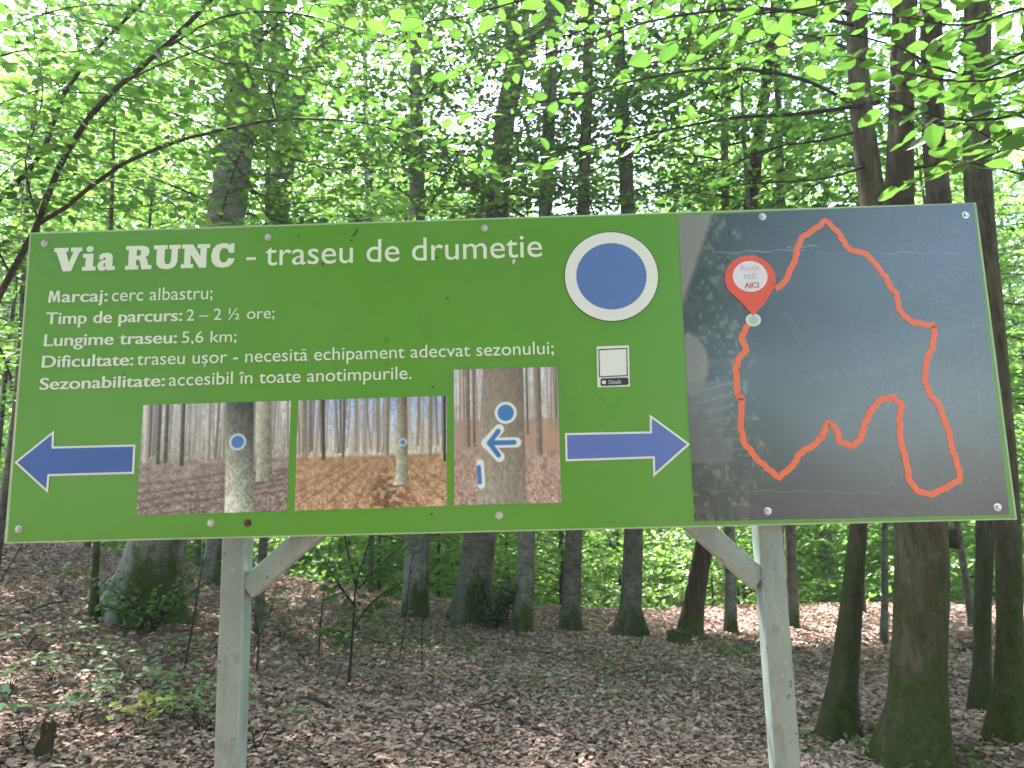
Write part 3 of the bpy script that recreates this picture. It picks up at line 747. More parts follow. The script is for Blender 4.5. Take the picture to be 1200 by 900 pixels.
def stump(px, py, w, h, label, mat, seed, name='tree_stump', spikes=5):
    g = on_ground(px, py); rs = np.random.default_rng(seed); root = empty(name, g); tag(root, label, 'stump')
    m = MB(); n = 9; P = np.zeros((n, 3)); P[:, 2] = np.linspace(-.08, h, n); P[:, 0] = np.linspace(0, w*.2, n)
    m.tube(P, w*.5*np.array([1.45, 1.35, 1.15, 1.0, .95, .9, .88, .84, .75]), 18, 0, True, True, .25, None, rs)
    m.build('stump_body', mat, root)
    s = MB()
    for i in range(spikes):
        a = i*6.3/spikes; q = np.array([math.cos(a)*w*.3+w*.2, math.sin(a)*w*.3, h*.9]); s.tube([q, q+np.array([0, 0, h*.12]), q+np.array([rs.normal(0, .01), 0, h*rs.uniform(.18, .4)])], [w*.13, w*.1, w*.015], 6, 0)
    s.build('splintered_rim', mat, root)
stump(50, 890, .085, .17, 'small broken dark stump among pale seedlings at the lower left', M['red_bark'], 1)
stump(792, 755, .28, .14, 'low mossy stump on the crest beside the reddish leaning trunk', M['mossy'], 2)

def fallen_sticks():
    for k, (a, b, lab) in enumerate([((30, 722), (80, 708), 'dark dead stick lying below the left end of the sign'),
                                     ((1195, 735), (1130, 765), 'fallen branch on the ground behind the rightmost trunks'),
                                     ((610, 850), (660, 872), 'short dead stick in the leaves left of the right post'),
                                     ((395, 838), (350, 822), 'thin dead stick in the leaves right of the left post')]):
        p, q = on_ground(*a), on_ground(*b); rs = np.random.default_rng(k)
        P = smooth_path([p+UP*.03, (p+q)/2+UP*.045+rs.normal(0, .02, 3), q+UP*.03], 10)
        m = MB(); m.tube(P, np.linspace(.016, .006, 10) if k != 1 else np.linspace(.05, .025, 10), 7, 0, True, True, .2, None, rs)
        tag(m.build('dead_stick', M['twig']), lab, 'stick')
fallen_sticks()

def fallen_twigs():
    rs = np.random.default_rng(55); protos = []
    for k in range(3):
        P = smooth_path([np.array([0, 0, 0]), np.array([.12, .02*k, .012]), np.array([.27, -.03, .004]), np.array([.40, .03*k-.02, .012])], 12)
        m = MB(); m.tube(P, np.linspace(.006, .0025, 12), 6, 0, True, True, .2, None, rs); m.tube([P[5], P[5]+np.array([.06, .06, .012]), P[5]+np.array([.1, .12, .01])], [.003, .0025, .0015], 5, 0)
        protos.append(m.mesh('fallen_twig', [M['twig'], M['red_bark']][k % 2:][:1]))
    for k in range(34):
        d = rs.uniform(4.3, 9.5); a = rs.uniform(-.6, .6); x, y = CAM[0]+d*math.tan(a), CAM[1]+d
        o = link('fallen_twig', protos[k % 3]); o.location = (x, y, float(terrain(x, y))+.022); o.rotation_euler = (rs.normal(0, .06), rs.normal(0, .06), rs.uniform(0, 6.3)); s_ = rs.uniform(.6, 1.7); o.scale = (s_, s_, s_)
        tag(o, 'thin dry twig lying on the dead leaves of the forest floor', 'twig', 'dry twigs among the dead leaves')
fallen_twigs()

# ------------------------------------------------------------------ the sign
ZB, ZT = 1.54, 1.54+.8948; HW = 1.375
sign = empty('trail_sign', (0, .06, float(terrain(0, .06))))
tag(sign, 'green hiking trail information board with map, standing on two pale steel posts', 'information board')
SO = np.array(sign.location)
def sput(mb, name, mats, parent=None):
    """mesh coordinates are in world metres; make them local to the sign"""
    mb.v = [v-SO for v in mb.v]
    o = mb.build(name, mats, parent or sign); return o
def Q(*pts): return [on_sign(*p) for p in pts]

# board: thin composite panel, pale edge, green printed face 1 mm proud of it
b = MB(); b.prism([(-HW, ZB), (HW, ZB), (HW, ZT), (-HW, ZT)], 0.0, .022, 0); board = sput(b, 'board', M['board_edge'])
bm = MB(); bm.box(-HW+.03, HW-.03, .0225, .045, ZB+.05, ZB+.09); sput(bm, 'back_rail', M['steel'])
bm = MB(); bm.box(-HW+.03, HW-.03, .0225, .045, ZT-.09, ZT-.05); sput(bm, 'back_rail', M['steel'])
f = MB(); f.prism([(-HW+.009, ZB+.004), (HW-.006, ZB+.004), (HW-.006, ZT-.005), (-HW+.006, ZT-.005)], -.0015, -.0002); face = sput(f, 'green_face', M['green'])

def bevel_box(mb, c, hw, hd, z0, z1, r=.012):
    pts = []
    for sx, sy, a0 in ((1, 1, 0), (-1, 1, 90), (-1, -1, 180), (1, -1, 270)):
        for a in (0, 22.5, 45, 67.5, 90):
            t = R(a0+a); pts.append((c[0]+sx*(hw-r)+r*math.cos(t), c[1]+sy*(hd-r)+r*math.sin(t)))
    n = len(pts); v = [(x, y, z) for z in (z0, z1) for x, y in pts]
    mb.add(v, np.array([(i, (i+1) % n, (i+1) % n+n, i+n) for i in range(n)]), 0, True)
    mb.add([(x, y, z1) for x, y in pts], [list(range(n))], 0)
for (px, py) in ((276, 634), (900.5, 618)):
    x = on_sign(px, py, .06)[0]; m = MB()
    bevel_box(m, (x, .078), .0335, .0335, float(terrain(x, .09))-.35, ZT-.08, .007); sput(m, 'post', M['steel'])
def brace(p0, p1, w):
    a = np.array(on_sign(*p0, .06)); c = np.array(on_sign(*p1, .06)); d = (c-a)/np.linalg.norm(c-a); n = np.array([-d[1], d[0]])
    c2 = c+d*.14; m = MB(); h = w/2; r = .004
    ring = []
    for su, sv, a0 in ((1, 1, 0), (-1, 1, 90), (-1, -1, 180), (1, -1, 270)):
        for q in (0, 45, 90):
            t = R(a0+q); ring.append((su*(h-r)+r*math.cos(t), sv*(0.026-r)+r*math.sin(t)))
    k = len(ring)
    v = [(e[0]+n[0]*u, .078+w_, e[1]+n[1]*u) for e in (a, c2) for u, w_ in ring]
    m.add(v, np.array([(i, (i+1) % k, (i+1) % k+k, i+k) for i in range(k)]), 0, True); m.add(v[k:], [list(range(k))], 0)
    sput(m, 'brace', M['steel'])
brace((289, 690), (356, 631), .060)
brace((890, 680), (822, 619), .062)

# ---- printed pictures and map: colours of the print as a mesh of small cells
def vnoise(h, w, gy, gx, rs):
    g = rs.random((gy+2, gx+2)); y = np.linspace(0, gy, h)[:, None]; x = np.linspace(0, gx, w)[None]
    yi, xi = y.astype(int), x.astype(int); fy, fx = y-yi, x-xi; fy = fy*fy*(3-2*fy); fx = fx*fx*(3-2*fx)
    return (g[yi, xi]*(1-fy)*(1-fx)+g[yi+1, xi]*fy*(1-fx)+g[yi, xi+1]*(1-fy)*fx+g[yi+1, xi+1]*fy*fx)
def printed(name, quad, img, mat, yoff, parent):
    h, w = img.shape[:2]; c = [np.array(on_sign(*p)) for p in quad]     # TL TR BR BL
    u = np.linspace(0, 1, w)[None, :, None]; v = np.linspace(0, 1, h)[:, None, None]
    P = (c[0]*(1-u)+c[1]*u)*(1-v)+(c[3]*(1-u)+c[2]*u)*v
    V = np.stack([P[..., 0], np.full((h, w), yoff), P[..., 1]], -1).reshape(-1, 3)
    i = np.arange(h-1)[:, None]*w; j = np.arange(w-1)[None]
    F = np.stack([i+j, i+w+j, i+w+j+1, i+j+1], -1).reshape(-1, 4)
    mb = MB(); mb.add(V, F); 
    e = [(0, 0), (w-1, 0), (w-1, h-1), (0, h-1)]                          # a back face closes the sheet
    o = sput(mb, name, mat, parent)
    at = o.data.color_attributes.new('print', 'FLOAT_COLOR', 'POINT')
    col = np.ones((h*w, 4), np.float32); col[:, :3] = lin(np.clip(img, 0, 255)).reshape(-1, 3)
    at.data.foreach_set('color', col.ravel())
    return o
def grid(w, h):
    u, v = np.meshgrid(np.linspace(0, 1, w), np.linspace(0, 1, h)); return u, v
def put(img, mask, col):
    m = np.clip(mask, 0, 1)[..., None]; img[:] = img*(1-m)+np.asarray(col, float)*m
def edge(d, s): return np.clip(.5-d/s, 0, 1)
def winter_wood(w, h, rs, top, low, g0, g1, hor, ntr, dark):
    u, v = grid(w, h); img = np.zeros((h, w, 3)); t = np.clip(v/hor, 0, 1)[..., None]
    img[:] = np.array(top)*(1-t)+np.array(low)*t
    img += ((vnoise(h, w, 5, w//2, rs)-.5)*46+(vnoise(h, w, 70, 90, rs)-.5)*26+(vnoise(h, w, 24, w//3, rs)-.5)*34)[..., None]
    for i in range(ntr):
        x = rs.random(); wd = rs.uniform(.003, .010); b = hor+rs.uniform(-.06, .03); ln = rs.normal(0, .03)
        c = np.array(dark)*rs.uniform(.7, 1.7); put(img, edge(abs(u-x-ln*(b-v))-wd, .006)*(v < b)*rs.uniform(.45, .9), c)
    gm = np.clip((v-hor)/.03, 0, 1); k = np.clip((v-hor)/(1-hor), 0, 1)[..., None]
    gc = np.array(g0)*(1-k)+np.array(g1)*k
    nz = (vnoise(h, w, 60, 70, rs)-.5)*(24+52*k[..., 0])+(vnoise(h, w, 26, 30, rs)-.5)*34+(rs.random((h, w))-.5)*(16+50*k[..., 0])
    img = img*(1-gm[..., None])+(gc+nz[..., None])*gm[..., None]
    return img, u, v
def bole(img, u, v, x0, x1, w0, w1, bot, c0, c1, rs, mott=40, flare=0.0, shade=.28):
    h, w = u.shape; x = x0+(x1-x0)*v; wd = w0+(w1-w0)*v+flare*np.exp(-(bot-v)/.05)
    k = (u-x)/wd; col = np.array(c0)*(1-v[..., None])+np.array(c1)*v[..., None]
    col = col*(1-shade*np.clip(k, -1, 1)[..., None])+((vnoise(h, w, 46, 90, rs)-.5)*mott*(.4+v)+(vnoise(h, w, 22, 40, rs)-.5)*mott*.5)[..., None]
    put(img, edge(abs(u-x)-wd, .008)*edge(v-bot, .01), 0); m = (edge(abs(u-x)-wd, .008)*edge(v-bot, .01))[..., None]
    img[:] = img+col*m
def spot(img, u, v, asp, cx, cy, r1, r0, cw=(225, 232, 236), cb=(70, 130, 195)):
    d = np.hypot(u-cx, (v-cy)/asp); put(img, edge(d-r1, .012), cw); put(img, edge(d-r0, .012), cb)
def segd(u, v, asp, a, b):
    px, py = u, v/asp; ax, ay, bx, by = a[0], a[1]/asp, b[0], b[1]/asp
    t = np.clip(((px-ax)*(bx-ax)+(py-ay)*(by-ay))/((bx-ax)**2+(by-ay)**2), 0, 1)
    return np.hypot(px-ax-t*(bx-ax), py-ay-t*(by-ay))

rs = np.random.default_rng(40)
img, u, v = winter_wood(210, 156, rs, (204, 206, 210), (172, 168, 160), (156, 144, 138), (142, 128, 124), .50, 60, (112, 112, 108))
for x, wd, bt, c in ((.035, .018, .53, (176, 172, 164)), (.115, .011, .55, (86, 86, 80)), (.165, .012, .54, (90, 90, 84)), (.275, .013, .57, (84, 84, 78)), (.45, .014, .54, (168, 166, 156)), (.55, .012, .5, (165, 165, 158))):
    bole(img, u, v, x, x+.01, wd, wd*1.2, bt, c, c, rs, 30)
for q in range(5):
    put(img, edge(abs(v-(.66+.06*q+.10*(.6-u)*(1+.3*q)+.012*np.sin(9*u+q)))-.009, .02)*.5*(v > .52), (86, 70, 66))
bole(img, u, v, .815, .85, .05, .05, .73, (172, 170, 158), (140, 142, 126), rs, 46, .012)
bole(img, u, v, .655, .685, .092, .098, 1.2, (78, 82, 78), (200, 205, 192), rs, 54)
spot(img, u, v, 1.34, .652, .365, .056, .044, cb=(86, 128, 190))
printed('trail_photo', [(168.6, 474.8), (341.3, 469.7), (336.6, 598.9), (160.6, 604)], img, M['print'], -.0028, sign)
img, u, v = winter_wood(210, 156, rs, (160, 186, 228), (214, 208, 198), (176, 146, 116), (190, 154, 122), .51, 70, (124, 112, 102))
for x, ln, wd, bt, c in ((.03, .02, .014, .53, (160, 152, 140)), (.165, .03, .011, .55, (74, 70, 66)), (.31, 0, .009, .54, (110, 104, 96)), (.60, 0, .016, .53, (140, 136, 126)), (.885, 0, .014, .54, (150, 142, 130)), (.985, 0, .009, .6, (60, 56, 52))):
    bole(img, u, v, x, x+ln, wd, wd, bt, c, c, rs, 26)
for q in range(9):
    xb = -.25+.17*q; put(img, edge(abs((u-.60)-(xb-.60)*(v-.46)/.54*1.25)-.02*(v-.4), .03)*.42*(v > .54), (92, 62, 46))
put(img, edge(np.hypot((u-.62)/.12, (v-.86)/.2)-1, .5)*.5*(vnoise(156, 210, 30, 40, rs) > .45), (70, 48, 38))
bole(img, u, v, .700, .705, .032, .042, .80, (122, 120, 108), (188, 188, 168), rs, 44, .02)
spot(img, u, v, 1.34, .708, .415, .026, .018)
printed('trail_photo', [(349.8, 469.6), (523.8, 463.9), (523.8, 592.8), (345.6, 598.5)], img, M['print'], -.0028, sign)
img, u, v = winter_wood(160, 200, rs, (196, 200, 210), (190, 178, 166), (176, 150, 138), (180, 152, 140), .58, 26, (120, 108, 98))
put(img, (np.clip((v-.37)/.02, 0, 1)*(v < .6)*.75), (168, 144, 130)); put(img, edge(.64-u, .02)*np.clip((v-.44)/.06, 0, 1)*(v < .62)*.7, (188, 152, 132))
for x, wd, bt, c in ((.13, .022, .58, (128, 118, 108)), (.19, .012, .58, (120, 108, 98)), (.80, .036, .65, (140, 128, 118)), (.7, .01, .5, (110, 100, 92))):
    bole(img, u, v, x, x, wd, wd, bt, c, c, rs, 30)
bole(img, u, v, .475, .44, .195, .235, 1.2, (136, 126, 116), (156, 150, 138), rs, 30, 0, .12)
for a, b_ in (((.59, .555), (.31, .555)), ((.31, .555), (.43, .455)), ((.31, .555), (.43, .66))): put(img, edge(segd(u, v, .78, a, b_)-.048, .012), (226, 232, 236))
for a, b_ in (((.57, .555), (.34, .555)), ((.335, .555), (.42, .47)), ((.335, .555), (.42, .645))): put(img, edge(segd(u, v, .78, a, b_)-.023, .012), (66, 122, 186))
spot(img, u, v, .78, .495, .335, .105, .078, cb=(66, 128, 192))
put(img, edge(segd(u, v, .78, (.245, .70), (.255, .86))-.035, .012)*(u > .2), (226, 232, 236)); put(img, edge(segd(u, v, .78, (.232, .73), (.24, .84))-.02, .012), (66, 122, 186))
printed('trail_photo', [(532, 433.3), (653, 430), (657.8, 589), (532.6, 592)], img, M['print'], -.0028, sign)

def map_img():
    n = 320; rs = np.random.default_rng(41); u, v = grid(n, n); img = np.zeros((n, n, 3))
    lo = vnoise(n, n, 4, 4, rs); mid = vnoise(n, n, 14, 14, rs); fine = vnoise(n, n, 110, 110, rs)
    img[:] = np.array((34, 46, 47)); img += ((lo-.5)*14+(mid-.5)*9+(fine-.5)*10)[..., None]
    img += (np.clip((u-.5)*1.0, 0, 1)*6)[..., None]*np.array((.6, .8, 1.2))  # bluish lift towards the right paints the sky's reflection into the print
    put(img, edge(abs(v-(.62-.30*(u-.3)+.02*np.sin(12*u)))-.012, .05)*(u > .38)*.35, (78, 92, 78))   # a pale forest ride
    bd = .20+.10*vnoise(n, n, 6, 1, rs)[:, :1]+.03*np.sin(9*v)-.03                                    # edge of the wood on the left
    vill = edge(u-bd, .05)
    blk = vnoise(n, n, 34, 40, rs); bl2 = vnoise(n, n, 60, 70, rs)
    put(img, vill*.8, (46, 56, 46)); put(img, vill*(blk > .55)*.5, (74, 84, 70)); put(img, vill*(bl2 > .78)*.6, (112, 118, 106)); put(img, vill*(bl2 < .25)*.6, (24, 34, 28))
    put(img, edge(u-(.12-.13*v*3), .02)*(v < .33), (128, 128, 118))                                    # pale fields
    put(img, edge(np.hypot((u-.0)/.075, (v-.5)/.10)-1, .15)*.9, (122, 120, 110)); put(img, edge(u-(.15+.03*np.sin(7*v)), .04)*(v > .56)*(v < .82)*.75, (98, 100, 100))
    for q in range(7): put(img, edge(segd(u, v, 1, (.01+.02*q, .6+.03*q), (.13+.01*q, .57+.035*q))-.002, .005)*.5, (150, 150, 142))
    # scuffs, scratches and lifted film
    for a, b_, c in (((.12, .135), (.42, .135), (150, 155, 160)), ((.36, .125), (.47, .125), (168, 172, 178)), ((.45, .148), (.93, .165), (98, 106, 114)), ((.93, .2), (.945, .42), (30, 34, 40)), ((.965, .22), (.985, .36), (34, 38, 44)),
                     ((.04, .905), (.60, .925), (88, 94, 100)), ((.955, .45), (.93, .96), (62, 70, 80)), ((.30, .985), (.52, .955), (24, 28, 32)), ((.30, .985), (.33, .998), (24, 28, 32)), ((.52, .955), (.68, .965), (24, 28, 32))):
        put(img, edge(segd(u, v+.003*np.sin(60*u), 1, a, b_)-.0015, .004)*.8, c)
    return img
mp = printed('trail_map', [(794, 253), (1139.5, 238.8), (1182.5, 603), (813.6, 611)], map_img(), M['map'], -.0028, sign)

# ---- flat printed shapes
def shape(name, pts, mat, y, parent=None, th=.0006):
    m = MB(); m.prism(pts, y, y+th); return sput(m, name, mat, parent)
def local_child(o, parent): o.parent = parent; return o
def offset_poly(pts, d):
    P = np.array(pts); n = len(P); a = sum(P[i][0]*P[(i+1) % n][1]-P[(i+1) % n][0]*P[i][1] for i in range(n)); s_ = 1 if a > 0 else -1
    out = []
    for i in range(n):
        e0 = P[i]-P[i-1]; e1 = P[(i+1) % n]-P[i]; n0 = np.array([-e0[1], e0[0]])/np.linalg.norm(e0)*s_; n1 = np.array([-e1[1], e1[0]])/np.linalg.norm(e1)*s_
        A = np.array([n0, n1]); bb = np.array([np.dot(n0, P[i]+n0*d), np.dot(n1, P[i]+n1*d)]); out.append(tuple(np.linalg.solve(A, bb)))
    return out
aR = Q((662, 507.7), (761.3, 505.7), (761, 485.7), (808.5, 520.7), (765.3, 559), (764.7, 537.3), (662.7, 540.7))
o = shape('direction_arrow', aR, M['white_ring'], -.0042, th=.001); shape('arrow_fill', offset_poly(aR, .0058), M['blue_arrow'], -.0050, o)
aL = Q((18, 542), (64.4, 504.7), (63.8, 523.4), (159.5, 521), (157.9, 555.3), (58.9, 558), (57.2, 577.8))
o = shape('direction_arrow', aL, M['white_ring'], -.0042, th=.001); shape('arrow_fill', offset_poly(aL, .0058), M['blue_dark'], -.0050, o)

def disc(c, rx, rz, n=72): return [(c[0]+rx*math.cos(t), c[1]+rz*math.sin(t)) for t in np.linspace(0, 2*np.pi, n, endpoint=False)]
cc = on_sign(716.3, 324); e = on_sign(771.8, 324); rr = e[0]-cc[0]
o = shape('marker_emblem', disc(cc, rr, rr*.99), M['ring_line'], -.0032, th=.0006)
shape('white_ring', disc(cc, rr-.0022, rr*.99-.0022), M['white_ring'], -.0038, o); ri = (on_sign(757.5, 324)[0]-cc[0])
shape('blue_disc', disc(cc, ri, ri*.98), M['blue'], -.0046, o)

# sticker (its code is left out)
o = shape('sticker', Q((699, 406.3), (736.7, 405), (738, 453), (700, 454)), M['white_ring'], -.0032)
def frame(name, outer, inner, mat, y, parent):
    m = MB(); n = len(outer); v = [(p[0], y, p[1]) for p in outer]+[(p[0], y, p[1]) for p in inner]
    m.add(v, [(i, (i+1) % n, (i+1) % n+n, i+n) for i in range(n)]); return sput(m, name, mat, parent)
frame('code_frame', Q((701, 409.5), (701.8, 442.5), (735.6, 441), (734.8, 407.8)), Q((702.3, 410.8), (703, 441.2), (734.4, 439.8), (733.6, 409.1)), M['black_print'], -.0036, o)
shape('caption_bar', Q((703.5, 445.2), (705, 443.6), (734.5, 442.6), (736.3, 444), (736.5, 450), (735, 451.3), (704.8, 452.6), (703.6, 451)), M['black_print'], -.0036, o)

# route ribbon
RT = [(575, 255), (600, 235), (612, 205), (625, 180), (630, 150), (642, 126), (668, 110), (700, 84), (735, 115), (748, 140), (760, 156), (800, 166), (826, 192), (850, 224), (862, 250), (878, 266), (884, 300), (896, 322), (920, 338), (952, 346), (975, 347), (972, 375), (968, 405), (955, 430), (948, 478), (962, 520), (985, 545), (998, 582), (1012, 625), (1020, 665), (1038, 710),
      (1036, 735), (1005, 752), (965, 769), (930, 760), (910, 735), (905, 690), (892, 650), (884, 580), (893, 545), (872, 528), (840, 530), (815, 560), (798, 590), (788, 630), (768, 648), (738, 640), (727, 605), (708, 589), (698, 605), (692, 628), (665, 650), (635, 668), (618, 698), (585, 730), (555, 706), (525, 675), (497, 640), (487, 600), (490, 530), (480, 520), (475, 455), (486, 425), (502, 410), (490, 380), (505, 345), (515, 335)]
RP = np.array([on_sign(640+a*.46667, 220+c*.46667) for a, c in RT])
def ribbon(name, P, w, mat, y, parent):
    P = np.array(P); jt = np.random.default_rng(2); n = len(P); m = MB()
    fine = []
    for i in range(n-1):
        for t in np.linspace(0, 1, 4, endpoint=False): fine.append(P[i]*(1-t)+P[i+1]*t)
    fine.append(P[-1]); P = np.array(fine); P[1:-1] += jt.normal(0, .0012, P[1:-1].shape); n = len(P)
    T = np.gradient(P, axis=0); T /= np.linalg.norm(T, axis=1)[:, None]; N = np.stack([-T[:, 1], T[:, 0]], 1)*w/2
    A = P+N; B = P-N
    v = [(a[0], y, a[1]) for a in A]+[(b[0], y, b[1]) for b in B]
    m.add(v, [(i, i+1, i+1+n, i+n) for i in range(n-1)]); return sput(m, name, mat, parent)
ribbon('route_line', RP, .0165, M['route'], -.0036, sign)

# location pin
pc = np.array(on_sign(878.5, 327)); pr = (on_sign(908.3, 327)[0]-pc[0]); tip = np.array(on_sign(881.9, 370.5))
pts = []
for t in np.linspace(R(-32), R(212), 50): pts.append((pc[0]+pr*math.cos(t), pc[1]+pr*math.sin(t)*.94))
pts = pts+[(pc[0]-pr*.35, pc[1]-pr*1.05), tuple(tip), (pc[0]+pr*.48, pc[1]-pr*1.05)]
dc = np.array(on_sign(882.4, 375.3)); dr_ = on_sign(891.3, 375.3)[0]-dc[0]
o = shape('start_dot', disc(dc, dr_, dr_*.88, 32), M['pin_white'], -.0042); shape('dot_fill', disc(dc, dr_*.68, dr_*.6, 32), M['mint'], -.0048, o)
pin = shape('location_pin', pts, M['pin'], -.0056); wc = np.array(on_sign(878.4, 324.6))
shape('pin_disc', disc(wc, pr*.68, pr*.63, 40), M['pin_white'], -.0062, pin)

# ---- lettering
def text_mesh(s, size, bold=0.0):
    c = bpy.data.curves.new('lettering', 'FONT'); c.body = s; c.size = size; c.offset = bold; c.fill_mode = 'FRONT'; c.resolution_u = 6
    o = bpy.data.objects.new('lettering', c); COL.objects.link(o)
    bpy.context.view_layer.update(); dg = bpy.context.evaluated_depsgraph_get()
    me = bpy.data.meshes.new_from_object(o.evaluated_get(dg)); bpy.data.objects.remove(o); bpy.data.curves.remove(c)
    v = np.empty(len(me.vertices)*3, np.float32); me.vertices.foreach_get('co', v); v = v.reshape(-1, 3).astype(float)
    f = [list(p.vertices) for p in me.polygons]; bpy.data.meshes.remove(me); return v, f
CAPH = None
def line(parts, name, mat, y=-.0035, parent=None):
    """parts: (text, start pixel on the baseline, end pixel, cap or ascender height in pixels, bold)"""
    mb = MB()
    for (s, p0, p1, hpx, bold, ref) in parts:
        a, c = np.array(on_sign(*p0)), np.array(on_sign(*p1)); d = c-a; L = np.linalg.norm(d); d = d/L; n = np.array([-d[1], d[0]])
        rv, _ = text_mesh(ref, 1.0, 0); hh = rv[:, 1].max()
        h = on_sign(p0[0], p0[1]-hpx)[1]-a[1]; k = h/hh
        plain = s.translate(str.maketrans('șță', 'sta'))
        if s == '*':       # a bold M drawn as one outline
            v = [(a_, b_*hh, 0) for a_, b_ in ((0, 0), (.09, 1), (.33, 1), (.5, .45), (.67, 1), (.91, 1), (1, 0), (.78, 0), (.735, .66), (.57, .06), (.43, .06), (.265, .66), (.22, 0))]; f = [list(range(13))]
        else: v, f = text_mesh(plain, 1.0, bold)
        v, f = list(map(tuple, v)), list(f)
        for q, ch in enumerate(s):
            if ch in 'șță':
                xr = text_mesh(plain[:q+1], 1.0, bold)[0][:, 0].max(); gv = text_mesh(plain[q], 1.0, bold)[0]; cx = xr-(gv[:, 0].max()-gv[:, 0].min())*.5+(.03 if ch == 'ț' else 0)
                acc = [(-.02, -.06), (.055, -.06), (.055, -.11), (.0, -.20), (-.04, -.19), (.005, -.12), (-.02, -.12)] if ch != 'ă' else \
                    [(-.13+.0, .66), (-.09, .59), (0, .565), (.09, .59), (.13, .66), (.085, .66), (.055, .63), (0, .615), (-.055, .63), (-.085, .66)]
                f.append([len(v)+w for w in range(len(acc))]); v += [(cx+a_, b_*(hh/.7) if ch == 'ă' else b_*(hh/.7), 0) for a_, b_ in acc]
        v = np.array(v); x = (v[:, 0]-v[:, 0].min())/(v[:, 0].max()-v[:, 0].min())*L
        X = a[0]+d[0]*x+n[0]*v[:, 1]*k; Z = a[1]+d[1]*x+n[1]*v[:, 1]*k
        mb.add(np.stack([X, np.full(len(X), y), Z], 1), f)
        if bold > .0025:
            for q in (1, 2): mb.add(np.stack([X+d[0]*k*.024*q, np.full(len(X), y-.00025*q), Z+d[1]*k*.024*q], 1), f)
    return sput(mb, name, mat, parent)
W = M['white_print']
line([('-', (289, 311.5), (300, 311.2), 24, 0.0, 'd')], 'dash_lettering', W)
line([('traseu de drumeție', (311, 311.5), (635.5, 301.2), 26.5, 0.001, 'd')], 'title_lettering', W)
BD = .003
for pr_ in ([('*', (57, 355), (71.2, 354.6), 13.6, 0, 'T'), ('arcaj:', (72.8, 354.6), (126, 353.4), 13.6, BD, 'T'), ('cerc albastru;', (131.5, 353.4), (249.5, 350.6), 14.6, .001, 'l')],
            [('Timp de parcurs:', (54, 380.4), (213, 376.3), 13.6, BD, 'T'), ('2 – 2 ½ ore;', (219, 376.2), (322, 373.2), 13.2, .001, '2')],
            [('Lungime traseu:', (52, 406), (207, 402.3), 13.6, BD, 'L'), ('5,6 km;', (213.5, 402.2), (277.5, 400.7), 13.2, .001, '5')],
            [('Dificultate:', (49.5, 431), (156, 428.3), 13.6, BD, 'D'), ('traseu ușor - necesită echipament adecvat sezonului;', (161, 428.2), (649, 415.0), 14.6, .001, 'd')],
            [('Sezonabilitate:', (47, 457), (193, 452.6), 13.6, BD, 'S'), ('accesibil în toate anotimpurile.', (198.5, 452.4), (482.5, 444.2), 14.6, .001, 'l')]):
    bold_, body_ = pr_[:-1], pr_[-1:]
    line(bold_, 'caption_lettering', W); line(body_, 'body_lettering', W)
line([('Detalii', (713.5, 450.2), (727.5, 449.6), 4.4, .0, 'D')], 'caption_lettering', M['white_ring'], -.004)
ci = on_sign(707.6, 448.2); shape('caption_dot', disc(ci, .0058, .0058, 20), M['white_ring'], -.0042)
line([('Acum', (866, 318.2), (888.5, 317.6), 7.2, .0, 'A')], 'pin_lettering', M['pin_grey'], -.0068)
line([('ești', (871.2, 327.8), (885.0, 327.4), 6.6, .0, 't')], 'pin_lettering', M['pin_grey'], -.0068)
line([('AICI', (871.8, 338.6), (888.2, 338.0), 6.4, .003, 'A')], 'pin_lettering', M['pin_text'], -.0068)

